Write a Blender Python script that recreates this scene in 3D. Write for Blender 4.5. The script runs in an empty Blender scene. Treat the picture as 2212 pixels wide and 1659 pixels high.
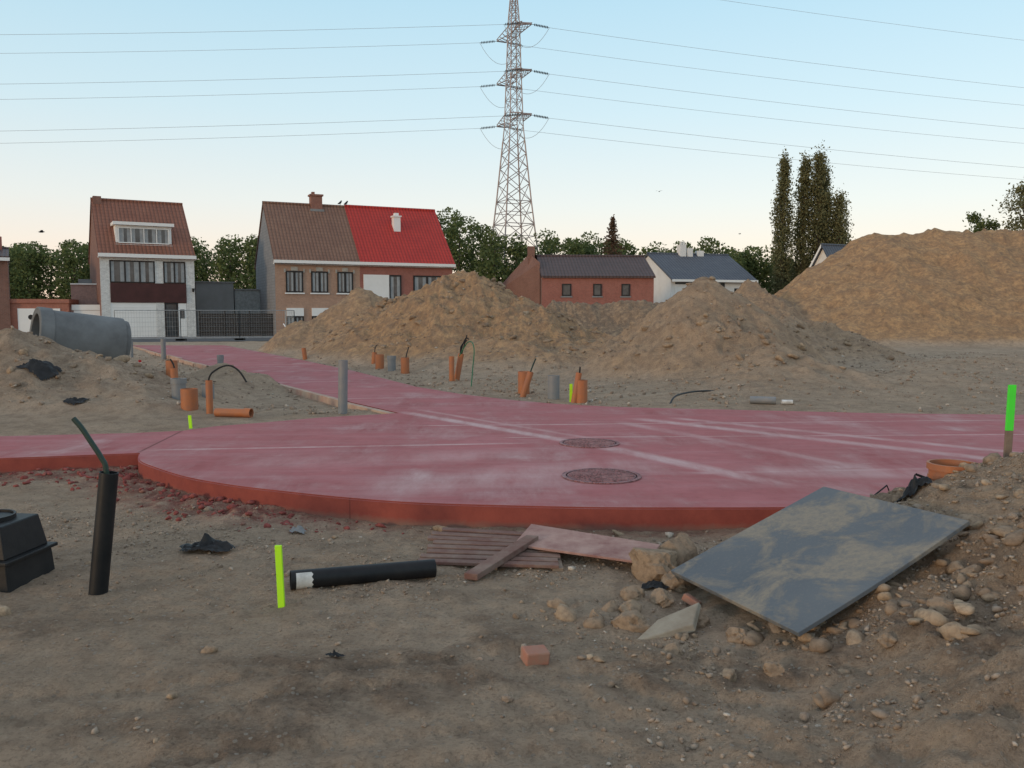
import bpy, bmesh, math, random
import numpy as np
from mathutils import Vector, Matrix
random.seed(7); rng=np.random.default_rng(7)
rad=math.radians
scene=bpy.context.scene
COL=scene.collection

# ------------------------------------------------------------------ helpers
def empty(name,loc=(0,0,0),rz=0):
    e=bpy.data.objects.new(name,None); e.location=loc; e.rotation_euler=(0,0,rz); e.empty_display_size=.3
    COL.objects.link(e); return e
class MB:
    def __init__(s): s.v=[];s.f=[];s.m=[]
    def add(s,vs,fs,mi=0):
        o=len(s.v); s.v+= [tuple(v) for v in vs]; s.f+=[tuple(i+o for i in f) for f in fs]; s.m+=[mi]*len(fs)
    def box(s,a,b,mi=0):
        x0,y0,z0=a;x1,y1,z1=b
        s.add([(x0,y0,z0),(x1,y0,z0),(x1,y1,z0),(x0,y1,z0),(x0,y0,z1),(x1,y0,z1),(x1,y1,z1),(x0,y1,z1)],
              [(0,3,2,1),(4,5,6,7),(0,1,5,4),(1,2,6,5),(2,3,7,6),(3,0,4,7)],mi)
    def hexa(s,bot,top,mi=0):
        s.add(list(bot)+list(top),[(0,3,2,1),(4,5,6,7),(0,1,5,4),(1,2,6,5),(2,3,7,6),(3,0,4,7)],mi)
    def tube(s,pts,r,n=8,mi=0,caps=True):
        pts=[Vector(p) for p in pts]; rs=r if isinstance(r,(list,tuple)) else [r]*len(pts)
        t0=(pts[1]-pts[0]).normalized()
        up=Vector((0,0,1)) if abs(t0.z)<.9 else Vector((1,0,0))
        a=t0.cross(up).normalized(); vs=[];fs=[]
        for i,p in enumerate(pts):
            t=(pts[min(i+1,len(pts)-1)]-pts[max(i-1,0)]).normalized()
            a=(a-t*a.dot(t)).normalized(); b=t.cross(a)
            for k in range(n):
                an=2*math.pi*k/n; vs.append(p+(a*math.cos(an)+b*math.sin(an))*rs[i])
        for i in range(len(pts)-1):
            for k in range(n):
                k2=(k+1)%n; fs.append((i*n+k,i*n+k2,(i+1)*n+k2,(i+1)*n+k))
        if caps:
            fs.append(tuple(range(n-1,-1,-1))); fs.append(tuple((len(pts)-1)*n+k for k in range(n)))
        s.add(vs,fs,mi)
    def hollow(s,p0,p1,R,t,n=24,mi=0):
        p0=Vector(p0);p1=Vector(p1);d=(p1-p0).normalized()
        up=Vector((0,0,1)) if abs(d.z)<.9 else Vector((1,0,0))
        a=d.cross(up).normalized();b=d.cross(a); vs=[]
        for p,r in ((p0,R),(p1,R),(p1,R-t),(p0,R-t)):
            for k in range(n):
                an=2*math.pi*k/n; vs.append(p+(a*math.cos(an)+b*math.sin(an))*r)
        fs=[]
        for i in range(4):
            j=(i+1)%4
            for k in range(n):
                k2=(k+1)%n; fs.append((i*n+k,i*n+k2,j*n+k2,j*n+k))
        s.add(vs,fs,mi)
    def build(s,name,mats,parent=None,smooth=False,loc=None,bevel=0):
        me=bpy.data.meshes.new(name); me.from_pydata(s.v,[],s.f)
        for m in mats: me.materials.append(m)
        me.polygons.foreach_set('material_index',s.m)
        if smooth: me.polygons.foreach_set('use_smooth',[True]*len(s.f))
        bm=bmesh.new(); bm.from_mesh(me); bmesh.ops.recalc_face_normals(bm,faces=bm.faces); bm.to_mesh(me); bm.free()
        o=bpy.data.objects.new(name,me); COL.objects.link(o)
        if parent: o.parent=parent
        if loc: o.location=loc
        if bevel:
            b=o.modifiers.new('bevel','BEVEL'); b.width=bevel; b.segments=2; b.limit_method='ANGLE'
        if smooth:
            try:
                me.set_sharp_from_angle(angle=rad(40))
            except Exception: pass
        return o
def npmesh(name,V,F,mats,attrs=None,smooth=False,parent=None):
    me=bpy.data.meshes.new(name); n=len(V); k=F.shape[1]
    me.vertices.add(n); me.vertices.foreach_set('co',V.astype(np.float32).ravel())
    me.loops.add(F.size); me.loops.foreach_set('vertex_index',F.astype(np.int32).ravel())
    me.polygons.add(len(F)); me.polygons.foreach_set('loop_start',(np.arange(len(F))*k).astype(np.int32))
    me.polygons.foreach_set('loop_total',np.full(len(F),k,np.int32))
    if smooth: me.polygons.foreach_set('use_smooth',np.ones(len(F),bool))
    me.update(calc_edges=True)
    for m in mats: me.materials.append(m)
    if attrs:
        for an,arr in attrs.items():
            a=me.attributes.new(an,'FLOAT','POINT'); a.data.foreach_set('value',arr.astype(np.float32))
    o=bpy.data.objects.new(name,me); COL.objects.link(o)
    if parent: o.parent=parent
    return o

# ------------------------------------------------------------------ materials
class NT:
    def __init__(s,name):
        s.mat=bpy.data.materials.new(name); s.mat.use_nodes=True; s.t=s.mat.node_tree
        s.b=s.t.nodes['Principled BSDF']; s.L=s.t.links.new
        s.tc=s.t.nodes.new('ShaderNodeTexCoord')
    def n(s,t,**k):
        nd=s.t.nodes.new(t)
        for a,b in k.items(): setattr(nd,a,b)
        return nd
    def setv(s,sock,v):
        if hasattr(v,'is_linked') or hasattr(v,'links'): s.L(v,sock)
        else: sock.default_value=v
    def noise(s,scale,detail=4,rough=.6,vec=None,stretch=None,dist=0):
        nd=s.n('ShaderNodeTexNoise'); nd.inputs['Scale'].default_value=scale; nd.inputs['Detail'].default_value=detail
        nd.inputs['Roughness'].default_value=rough; nd.inputs['Distortion'].default_value=dist
        v=vec or s.tc.outputs['Object']
        if stretch:
            mp=s.n('ShaderNodeMapping'); mp.inputs['Scale'].default_value=stretch[:3]
            if len(stretch)>3: mp.inputs['Rotation'].default_value=(0,0,stretch[3])
            s.L(v,mp.inputs['Vector']); v=mp.outputs[0]
        s.L(v,nd.inputs['Vector']); return nd.outputs['Fac']
    def vor(s,scale,feature='F1',out='Distance'):
        nd=s.n('ShaderNodeTexVoronoi'); nd.feature=feature; nd.inputs['Scale'].default_value=scale
        s.L(s.tc.outputs['Object'],nd.inputs['Vector']); return nd.outputs[out]
    def ramp(s,f,a,b,lo=0.,hi=1.):
        nd=s.n('ShaderNodeMapRange'); nd.clamp=True
        s.setv(nd.inputs[0],f)
        for i,x in ((1,a),(2,b),(3,lo),(4,hi)): nd.inputs[i].default_value=x
        return nd.outputs[0]
    def mix(s,f,a,b,mode='MIX'):
        nd=s.n('ShaderNodeMix'); nd.data_type='RGBA'; nd.blend_type=mode
        s.setv(nd.inputs[0],f); s.setc(nd.inputs[6],a); s.setc(nd.inputs[7],b); return nd.outputs[2]
    def setc(s,sock,c):
        if isinstance(c,tuple): sock.default_value=(*c[:3],1)
        else: s.L(c,sock)
    def math(s,op,a,b=0.,c=None):
        nd=s.n('ShaderNodeMath',operation=op); s.setv(nd.inputs[0],a); s.setv(nd.inputs[1],b)
        if c is not None: s.setv(nd.inputs[2],c)
        return nd.outputs[0]
    def attr(s,name):
        nd=s.n('ShaderNodeAttribute',attribute_name=name); return nd.outputs['Fac']
    def bump(s,h,strength=.5,dist=.01,prev=None):
        nd=s.n('ShaderNodeBump'); nd.inputs['Strength'].default_value=strength; nd.inputs['Distance'].default_value=dist
        s.L(h,nd.inputs['Height'])
        if prev: s.L(prev,nd.inputs['Normal'])
        return nd.outputs[0]
    def fin(s,col,rough=.8,nrm=None,metal=0,spec=.3):
        s.setc(s.b.inputs['Base Color'],col); s.setv(s.b.inputs['Roughness'],rough)
        s.b.inputs['Metallic'].default_value=metal; s.b.inputs['Specular IOR Level'].default_value=spec
        if nrm: s.L(nrm,s.b.inputs['Normal'])
        return s.mat
def dirty(name,col,col2=None,scale=6,rough=.7,spec=.3,bump=.2,metal=0,amt=1.):
    m=NT(name); col2=col2 or tuple(c*.65 for c in col)
    f=m.ramp(m.noise(scale,6,.65),.35,.68,0,amt)
    c=m.mix(f,col,col2)
    return m.fin(c,rough,m.bump(m.noise(scale*6,4),bump,.01),metal,spec)
def brickmat(name,c1,c2,mortar):
    m=NT(name); sx=m.n('ShaderNodeSeparateXYZ'); m.L(m.tc.outputs['Object'],sx.inputs[0])
    u=m.math('ADD',sx.outputs[0],sx.outputs[1]); cb=m.n('ShaderNodeCombineXYZ'); m.L(u,cb.inputs[0]); m.L(sx.outputs[2],cb.inputs[1])
    br=m.n('ShaderNodeTexBrick'); br.inputs['Scale'].default_value=1; br.inputs['Brick Width'].default_value=.22; br.inputs['Row Height'].default_value=.075
    br.inputs['Mortar Size'].default_value=.006; br.inputs['Color1'].default_value=(*c1,1); br.inputs['Color2'].default_value=(*c2,1); br.inputs['Mortar'].default_value=(*mortar,1)
    m.L(cb.outputs[0],br.inputs['Vector'])
    c=m.mix(m.ramp(m.noise(.9,6,.7),.35,.7,0,.55),br.outputs['Color'],tuple(x*.6 for x in c1))
    c=m.mix(m.ramp(m.noise(7,3,.7),.4,.7,0,.35),c,tuple(min(1,x*1.4) for x in c2))
    return m.fin(c,.85,m.bump(br.outputs['Fac'],-.3,.01))
def roofmat(name,c1,c2,col=.24,row=.34):
    m=NT(name); sx=m.n('ShaderNodeSeparateXYZ'); m.L(m.tc.outputs['Object'],sx.inputs[0])
    a=m.math('SINE',m.math('MULTIPLY',sx.outputs[0],2*math.pi/col))
    zr=m.math('FRACT',m.math('DIVIDE',sx.outputs[2],row*.66))
    h=m.math('ADD',m.math('MULTIPLY',a,.5),m.math('MULTIPLY',zr,-.7))
    c=m.mix(m.ramp(m.noise(1.2,6,.7),.35,.68),c1,c2)
    c=m.mix(m.ramp(m.noise(14,2,.5),.5,.75,0,.5),c,tuple(x*.5 for x in c1))
    c=m.mix(m.ramp(a,-1,-.3,.6,0),c,tuple(x*.3 for x in c1))
    c=m.mix(m.ramp(zr,.8,1,0,.5),c,tuple(x*.3 for x in c1))
    return m.fin(c,.6,m.bump(h,.7,.03))

# ground
def ground_mat():
    m=NT('construction_soil')
    n1=m.noise(.7,8,.62); n2=m.noise(5,8,.7); n3=m.noise(45,6,.75); n4=m.noise(.18,5,.6); n5=m.noise(1.9,8,.72,dist=.3)
    c=m.mix(m.ramp(n1,.35,.65),(.60,.45,.325),(.46,.34,.24))
    c=m.mix(m.ramp(n4,.4,.65,0,.5),c,(.62,.475,.345))
    w=m.mix(m.ramp(n5,.38,.62),(.64,.40,.21),(.47,.28,.15))
    w=m.mix(m.ramp(n2,.42,.66,0,.65),w,(.31,.185,.108))
    c=m.mix(m.attr('warm'),c,w)
    dk=m.math('MULTIPLY',m.attr('dark'),m.ramp(n2,.36,.56,.2,1))
    c=m.mix(dk,c,m.mix(m.ramp(n3,.38,.6),(.31,.225,.16),(.17,.12,.085)))
    rd=m.math('MULTIPLY',m.attr('redd'),m.ramp(n2,.36,.6))
    c=m.mix(rd,c,(.36,.10,.085))
    c=m.mix(m.ramp(n5,.5,.68,0,.45),c,(.28,.20,.142))
    c=m.mix(m.ramp(n2,.46,.68,0,.55),c,(.25,.18,.13))  # dark soil patches, their contrast painted in for shade of the rough relief
    c=m.mix(m.ramp(n3,.5,.72,0,.65),c,(.16,.118,.086))
    # small stones
    vn=m.n('ShaderNodeTexVoronoi'); vn.inputs['Scale'].default_value=38; m.L(m.tc.outputs['Object'],vn.inputs['Vector'])
    sp=m.n('ShaderNodeSeparateColor'); m.L(vn.outputs['Color'],sp.inputs[0])
    st=m.math('MULTIPLY',m.ramp(sp.outputs[0],.72,.78),m.ramp(vn.outputs['Distance'],.42,.3))
    st=m.math('MULTIPLY',st,m.math('MULTIPLY',m.attr('stone'),m.ramp(n2,.35,.6)))
    c=m.mix(st,c,m.mix(sp.outputs[1],(.60,.52,.43),(.36,.29,.23)))
    nb=m.bump(n5,.8,.22)
    nb=m.bump(n2,.9,.09,nb)
    nb=m.bump(n3,1.0,.026,nb)
    nb=m.bump(st,.8,.012,nb)
    nb=m.bump(m.noise(160,3,.7),.6,.005,nb)
    return m.fin(c,.95,nb,0,.12)
M_ground=ground_mat()
def stone_mat(name,a,b,cc):
    m=NT(name); s=m.attr('shade')
    c=m.mix(s,a,b); c=m.mix(m.ramp(s,.9,.94),c,cc)
    c=m.mix(m.ramp(m.noise(25,5,.7),.42,.65,0,.7),c,tuple(x*.6 for x in a))
    return m.fin(c,.9,m.bump(m.noise(70,4,.7),.5,.006),0,.15)
M_gravel=stone_mat('gravel_stone',(.26,.195,.145),(.43,.34,.26),(.54,.47,.39))
M_clod=stone_mat('soil_clod',(.26,.185,.128),(.43,.315,.21),(.48,.35,.235))
M_redcr=stone_mat('red_concrete_crumb',(.24,.065,.055),(.33,.10,.085),(.27,.16,.12))

def slab_mat():
    m=NT('red_concrete')
    ob=m.tc.outputs['Object']
    def line(x0,y0,x1,y1,w,amt,soft=2.,s0=None):
        d=math.hypot(x1-x0,y1-y0); nx,ny=-(y1-y0)/d,(x1-x0)/d
        dp=m.n('ShaderNodeVectorMath',operation='DOT_PRODUCT'); m.L(ob,dp.inputs[0]); dp.inputs[1].default_value=(nx,ny,0)
        q=m.math('ABSOLUTE',m.math('ADD',dp.outputs['Value'],-(nx*x0+ny*y0)))
        r=m.ramp(q,w,w*soft,amt,0)
        tx,ty=(x1-x0)/d,(y1-y0)/d
        dp2=m.n('ShaderNodeVectorMath',operation='DOT_PRODUCT'); m.L(ob,dp2.inputs[0]); dp2.inputs[1].default_value=(tx,ty,0)
        a0=tx*x0+ty*y0
        r=m.math('MULTIPLY',r,m.ramp(dp2.outputs['Value'],a0-.2,a0+.2))
        r=m.math('MULTIPLY',r,m.ramp(dp2.outputs['Value'],a0+d-.2,a0+d+.3,1,0))
        return r
    n1=m.noise(.9,7,.65); ns=m.noise(1.6,8,.7,stretch=(.35,2.6,1,.0)); nf=m.noise(60,4,.7)
    nt=m.noise(2.2,8,.72,stretch=(1,.25,1,.64))
    c=m.mix(m.ramp(n1,.35,.66),(.44,.140,.142),(.33,.097,.096))
    c=m.mix(m.ramp(ns,.46,.7,0,.5),c,(.47,.23,.235))
    c=m.mix(m.ramp(m.noise(7,7,.75),.5,.72,0,.4),c,(.25,.08,.076))
    dust=m.math('MULTIPLY',m.ramp(n1,.47,.67,0,.6),m.ramp(nt,.38,.66))
    tr=None
    for L in [(-1.63,12.63,1.0,9.33,.05,.7,3),(1.0,9.33,2.3,7.3,.06,.65,3),(-1.4,12.9,1.3,9.5,.03,.4,3),
              (1.77,11.8,5.06,8.32,.05,.65,3.5),(2.3,11.9,5.9,8.4,.04,.5,3.5),(1.5,11.4,3.6,7.6,.04,.4,4),
              (-3.88,9.11,-.03,9.57,.02,.6,3),(-1.37,11.07,9,11.85,.018,.55,3),(-.14,10.03,9,10.4,.018,.5,3),(1.69,7.78,9,8.5,.03,.5,3),
              (-3.3,14.54,-.86,14.94,.02,.55,3),(-5.2,18,-2.6,18.5,.02,.5,3),(-8.8,23.8,-5.2,24.5,.03,.5,3),(-11.6,29,-8,29.8,.03,.4,3),
              (-1.2,7.05,1.3,8.3,.16,.45,3.5),(-.4,7.4,.9,7.9,.3,.4,2.5),(2.2,7.9,6,7.5,.1,.4,4),(-2.6,8.3,.4,8.9,.12,.3,4)]:
        l=line(*L); tr=l if tr is None else m.math('MAXIMUM',tr,l)
    tr=m.math('MULTIPLY',tr,m.ramp(nt,.30,.60,.12,1))
    c=m.mix(m.math('MAXIMUM',dust,tr),c,(.66,.50,.48))
    jn=None
    for L in [(-3.96,8.93,-4.14,10.63,.012,.8,1.6),(-4.14,10.63,-3.0,12.2,.01,.3,1.5)]:
        l=line(*L); jn=l if jn is None else m.math('MAXIMUM',jn,l)
    c=m.mix(jn,c,(.16,.05,.045))
    # faces that stand upright take a darker red concrete colour
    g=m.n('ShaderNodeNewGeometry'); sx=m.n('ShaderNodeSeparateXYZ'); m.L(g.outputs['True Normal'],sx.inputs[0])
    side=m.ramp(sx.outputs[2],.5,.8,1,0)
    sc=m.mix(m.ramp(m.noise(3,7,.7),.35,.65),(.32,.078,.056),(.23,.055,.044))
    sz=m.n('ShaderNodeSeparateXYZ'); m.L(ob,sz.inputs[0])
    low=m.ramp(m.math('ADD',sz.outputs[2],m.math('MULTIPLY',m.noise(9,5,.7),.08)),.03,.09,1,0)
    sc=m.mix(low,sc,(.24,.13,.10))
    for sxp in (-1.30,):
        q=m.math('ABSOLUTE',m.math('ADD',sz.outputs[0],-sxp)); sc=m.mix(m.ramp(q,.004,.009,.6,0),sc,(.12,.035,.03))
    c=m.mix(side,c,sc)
    rough=m.ramp(n1,.3,.7,.7,.9)
    nb=m.bump(ns,.15,.01); nb=m.bump(nf,.35,.004,nb)
    return m.fin(c,rough,nb,0,.2)
M_slab=slab_mat()
M_board=dirty('form_board_wood',(.48,.36,.27),(.40,.23,.18),4,.85)
M_orange=dirty('orange_pvc',(.44,.15,.055),(.33,.14,.08),7,.55,.35,.1)
M_grey=dirty('grey_pvc',(.18,.195,.21),(.24,.23,.22),7,.5,.4,.1)
M_black=dirty('black_plastic',(.008,.009,.011),(.022,.021,.021),5,.5,.3,.1)
M_cable=dirty('dark_green_cable',(.012,.04,.03),(.03,.045,.035),8,.5,.4,.1)
M_hose=dirty('green_hose',(.03,.16,.07),None,8,.5)
M_neon=dirty('fluorescent_paint',(.50,.95,.02),(.42,.82,.03),9,.6,.3,.1,amt=.5)
M_neong=dirty('fluorescent_green_paint',(.08,.85,.05),(.08,.65,.06),9,.6,.3,.1,amt=.5)
M_wood=dirty('weathered_wood',(.28,.21,.155),(.17,.12,.09),9,.85)
M_redwood=dirty('red_stained_wood',(.17,.085,.068),(.25,.175,.14),6,.85)
M_ply=dirty('dusty_plywood',(.44,.28,.235),(.25,.115,.10),5,.85)
M_label=dirty('white_label',(.7,.7,.68),(.45,.44,.42),12,.6)
M_pipeconc=dirty('pipe_concrete',(.20,.205,.205),(.13,.13,.13),1.6,.85,.25,.3)
M_brickobj=dirty('fired_brick',(.40,.17,.115),(.34,.21,.155),14,.9)
def plate_mat():
    m=NT('muddy_panel'); 
    f=m.ramp(m.noise(3.0,9,.7,dist=.5),.46,.58); f2=m.ramp(m.noise(28,5,.7),.3,.6)
    c=m.mix(m.ramp(m.noise(1.3,5),.3,.7),(.10,.113,.127),(.14,.15,.158))
    c=m.mix(m.math('MULTIPLY',f,m.ramp(f2,0,1,.35,.85)),c,(.31,.26,.195))
    c=m.mix(m.ramp(m.noise(60,3),.55,.7,0,.4),c,(.20,.19,.175))
    return m.fin(c,m.ramp(f,0,1,.62,.9),m.bump(f,.3,.006),0,.25)
M_plate=plate_mat()

# ------------------------------------------------------------------ noise + terrain
def h2(ix,iy,s):
    v=np.sin(ix*127.1+iy*311.7+s*74.7)*43758.5453; return v-np.floor(v)
def vn(x,y,s=0):
    ix=np.floor(x);iy=np.floor(y);fx=x-ix;fy=y-iy
    fx=fx*fx*fx*(fx*(fx*6-15)+10);fy=fy*fy*fy*(fy*(fy*6-15)+10)
    a=h2(ix,iy,s);b=h2(ix+1,iy,s);c=h2(ix,iy+1,s);d=h2(ix+1,iy+1,s)
    return (a*(1-fx)+b*fx)*(1-fy)+(c*(1-fx)+d*fx)*fy
def fbm(x,y,o=4,s=0,g=.5):
    r=0;a=1;t=0
    for i in range(o):
        r=r+a*vn(x,y,s+i);t+=a;a*=g; x,y=(x*1.6-y*1.2)+3.1,(x*1.2+y*1.6)+7.7
    return r/t*2-1
def billow(x,y,o=3,s=0):
    r=0;a=1;t=0
    for i in range(o):
        r=r+a*np.abs(vn(x,y,s+i)*2-1);t+=a;a*=.5; x,y=(x*1.6-y*1.2)+3.1,(x*1.2+y*1.6)+7.7
    return r/t
def sst(x,a,b):
    t=np.clip((x-a)/(b-a),0,1); return t*t*(3-2*t)
def catmull(P,k=6):
    out=[];P=[np.array(p,float) for p in P]
    for i in range(len(P)-1):
        p0=P[max(i-1,0)];p1=P[i];p2=P[i+1];p3=P[min(i+2,len(P)-1)]
        for j in range(k):
            t=j/k; out.append(.5*((2*p1)+(-p0+p2)*t+(2*p0-5*p1+4*p2-p3)*t*t+(-p0+3*p1-3*p2+p3)*t**3))
    out.append(P[-1]); return [tuple(p) for p in out]
FRONT=[(-3.94,8.90),(-3.74,8.45),(-3.46,8.11),(-2.95,7.60),(-2.41,7.23),(-1.86,6.96),(-1.32,6.73),(-.74,6.55),(-.02,6.45),(.68,6.39),(1.39,6.38),(2.10,6.39),(2.83,6.45),(3.8,6.62),(5.2,6.95),(8,7.4),(18,8.4)]
ROADL=[(-1.68,12.51),(-2.70,14.09),(-5.67,19.05),(-9.12,24.8),(-13.0,31.4),(-17.2,38.6)]
ROADR=[(-13.0,38.6),(-6.92,27.3),(-4.1,21.8),(-1.91,17.0),(-.89,15.4),(.0,14.4),(.71,13.8),(1.6,13.35),(2.81,13.06),(5.41,12.5),(7.4,12.3),(18,12.4)]
BACKL=[(-16,8.2),(-6.15,10.15),(-4.66,10.43),(-4.14,10.63),(-3.90,11.03),(-3.41,11.40),(-2.67,12.01)]
SLAB=[(-16,5.8),(-5.21,8.58)]+catmull(FRONT,5)+ROADR[::-1]+ROADL[::-1]+BACKL[::-1]
SP=np.array(SLAB)
def sd_slab(x,y):
    """signed distance, positive outside"""
    d=np.full(x.shape,1e9); ins=np.zeros(x.shape,bool); n=len(SP)
    for i in range(n):
        ax,ay=SP[i];bx,by=SP[(i+1)%n]; ex,ey=bx-ax,by-ay; wx=x-ax; wy=y-ay
        t=np.clip((wx*ex+wy*ey)/(ex*ex+ey*ey),0,1); d=np.minimum(d,(wx-ex*t)**2+(wy-ey*t)**2)
        if ay!=by:
            c=((ay>y)!=(by>y))&(x<(bx-ax)*(y-ay)/(by-ay)+ax); ins^=c
    d=np.sqrt(d); return np.where(ins,-d,d)
#  ax,ay,bx,by,A0,A1,slope,warm,dark
PILES=[(-1.9,28.2,-1.2,27.8,3.1,2.95,.72,.85,0),(-4.0,29.8,-3.4,29.4,2.25,2.25,.62,.75,.1),(-6.1,34,-5.7,33.6,2.75,2.6,.68,.7,.2),
(.2,26.8,1.2,26.0,2.2,1.8,.58,.85,.1),(2.4,23,2.8,22.5,1.0,.8,.4,.6,0),(-.9,23.8,.6,22.4,.85,.7,.42,.65,0),
(4.62,20.6,4.64,20.58,2.5,2.5,.80,.35,.15),(5.2,17.8,5.0,17.4,.95,.75,.36,.25,.1),(5.0,16.6,8.6,17.2,.34,.30,.14,.2,0),(8.0,25.5,9.2,25.6,1.6,1.3,.42,.3,.1),
(10,21,14,24,.25,.3,.1,.2,0),
(20.6,48,24.5,48,6.6,6.8,.62,1,0),(24.5,48,60,52,6.6,7.8,.62,1,0),(17.0,46.5,18.5,46.5,3.6,4.4,.62,1,.0),(13.6,42,17,42,.9,1.6,.5,.7,0),
(1.5,38.5,7.2,38.5,2.1,2.25,.6,.5,.8),(12.1,44,12.3,44,3.4,3.4,.62,.6,.5),(15,43.5,15.5,43,2.2,2.2,.5,.8,0),
(-9.3,15.0,-8.3,14.8,1.42,1.30,.50,.0,.4),(-12,17,-9.6,15.8,1.45,1.35,.42,.0,.4),(-7.2,14.8,-6.9,14.6,1.0,.9,.46,0,.35),(-6.3,13.9,-6.1,13.7,.45,.4,.3,0,.25),(-5.9,17.4,-5.7,17.2,.65,.6,.45,.1,.1),
(-12.2,21.4,-10.2,22.8,.42,.12,.2,0,.1)]
def piles(x,y):
    q=1-.75*np.exp(-((x-4.63)**2+(y-20.6)**2)/2.0)
    wx=x+.55*q*fbm(x*.55,y*.55,4,11); wy=y+.55*q*fbm(x*.55+9,y*.55,4,17)
    S=np.ones(x.shape); W=np.zeros(x.shape); Dk=np.zeros(x.shape); K=9.
    for ax,ay,bx,by,A0,A1,sl,wm,dk in PILES:
        ex,ey=bx-ax,by-ay; t=np.clip(((wx-ax)*ex+(wy-ay)*ey)/(ex*ex+ey*ey),0,1)
        d=np.sqrt((wx-ax-ex*t)**2+(wy-ay-ey*t)**2); A=A0+(A1-A0)*t
        r0=.08*A; h=A-sl*(np.sqrt(d*d+r0*r0)-r0*.4)
        e=np.exp(np.clip(K*h,-20,80)); S+=e; W+=e*wm; Dk+=e*dk
    return np.log(S)/K, W/S, Dk/S
def fr_mound(x,y):
    xt=.9-.35*sst(4-y,0,1.2)+.12*fbm(x*1.3,y*1.3,2,31)+.45*sst(y,5.0,6.1)
    h=.80*sst((x-xt)/2.7,0,1)
    h=h*sst(6.62-y+.12*fbm(x*2,y*2,2,37),0,.75)
    return h
def terrain(x,y,full=False):
    sd=sd_slab(x,y)
    p,wm,dk=piles(x,y); fm=fr_mound(x,y)
    base=.13*sst(y,9.3,11.5)-.05*sst(-x-1.5,0,1.5)*sst(y,12.6,14)*sst(34-y,0,2)*(sd>0)
    base=base-.17*sst(y,42,50)
    cone=1-.75*np.exp(-((x-4.63)**2+(y-20.6)**2)/2.0)
    ph=np.clip(p/1.2,0,1)*cone; fh=np.clip(fm/.35,0,1)
    bigh=sst(y,40,44)*ph
    lm=sst(-x,5.8,7)*sst(19-y,0,2)*sst(p,.1,.5)
    h=base+p+fm
    h=h+ph*(1-.6*lm)*(.24*fbm(x*.9,y*.9,4,41)-.34*billow(x*1.2+.4*y,y*.9,4,45)+.11*fbm(x*4.3,y*4.3,3,47)+.05*fbm(x*9,y*9,2,48))
    h=h-lm*.12*billow(x*2.2,y*2.2,4,43)+lm*.06*fbm(x*6,y*6,3,44)
    h=h-bigh*.6*billow(x*.45,y*.3,4,49)
    near=sst(14-y,0,2)
    h=h+.022*fbm(x*1.7,y*1.7,4,51)+(.015+.016*fh)*fbm(x*7,y*7,4,55,.6)
    h=h+fh*(.10*fbm(x*2.6,y*2.6,3,61)-.09*billow(x*4.6,y*4.6,4,63))
    # churned lumpy band in front of the slab and wheel ruts lower right
    band=sst(y,4.0,4.6)*sst(7.5-y,0,1)*near
    h=h-band*.022*billow(x*9,y*9,3,71)
    r=x*.75+y*.55
    rut=sst(x,-.3,.5)*sst(4.4-y,0,.8)*sst(y,2,2.4)
    h=h-rut*.055*billow(x*6,y*6,4,73)
    h=h+rut*.016*np.sin(r*26+4*fbm(x*1.5,y*1.5,2,75))*sst(fbm(x*2,y*2,2,77),-.3,.3)
    # tyre tracks sweeping across the near left
    tw=y-.10*x-.25*np.sin(x*.5)
    for yc in (3.05,3.28,3.75,3.98):
        g=np.exp(-((tw-yc)/.055)**2)*sst(-x,-.9,.2)
        h=h-.022*g+.007*g*np.sin(x*70)
    clump=sst(fbm(x*1.1,y*1.6,4,93),.10,.40)*sst(5-y,0,1)*sst(y,2.2,3)
    h=h+clump*.036*(1-billow(x*8,y*8,4,95))
    redz=sst(1.0-np.abs(sd-.15)*1.6,0,.9)*sst(y,6.2,6.9)*sst(9.3-y,0,.5)*sst(-1.0-x,0,1.2)*sst(x,-9,-4.6)*(sd>-.05)
    h=h+redz*(.045*np.clip(billow(x*8,y*8,3,81)*2-.2,0,1))
    cap=.145
    ins=sst(-sd,.02,.28); h=h*(1-ins)+.03*ins
    edge=sst(.35-sd,0,.35)*(y>9.5)          # flush with slab on the far side
    h=h*(1-edge)+np.minimum(h,cap)*edge
    if not full: return h
    redspill=sst(.55-sd,0,.5)*sst(sd,-.1,0)*.45*sst(9.5-y,0,.6)
    warm=np.clip(wm,0,1)*sst(p,.08,.5)+.2*fh*sst(fbm(x*1.4,y*1.4,3,97),-.1,.4)
    dkk=np.clip(dk,0,1)*sst(p,.05,.5)+.7*clump+.45*fh*sst(fbm(x*1.2,y*1.2,4,98),-.2,.3)
    return h,warm,np.clip(dkk,0,1),np.clip(redz+redspill,0,1),sd
def geo(a,step,end,g):
    o=[];v=a
    while v<end: step*=g; v+=step; o.append(v)
    return o
ys=[-60,-40,-25,-15,-9,-6,-4,-2.5,-1.5,-.8,-.2]+list(np.arange(.2,2.4,.1))+list(np.arange(2.4,7,.022))+list(np.arange(7,13,.05))+list(np.arange(13,30,.075))+list(np.arange(30,56,.2))
ys+=geo(ys[-1],.3,5000,1.18)
xp=list(np.arange(0,2.8,.024))+list(np.arange(2.8,5,.045))+list(np.arange(5,14,.09))+list(np.arange(14,34,.25)); xp+=geo(xp[-1],.3,4000,1.2)
xs=np.array([-v for v in xp[:0:-1]]+xp); ys=np.array(ys)
X,Y=np.meshgrid(xs,ys); X=X.ravel();Y=Y.ravel()
Z,warm,dark,redd,sdv=terrain(X,Y,True)
stone=np.clip(.35+.6*sst(sdv,0,.5)*sst(8-Y,0,3)+.5*sst(X,0,2)*sst(5-Y,0,2),0,1)
nx=len(xs);ny=len(ys)
i=np.arange(nx-1)[None,:]+np.arange(ny-1)[:,None]*nx
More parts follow.
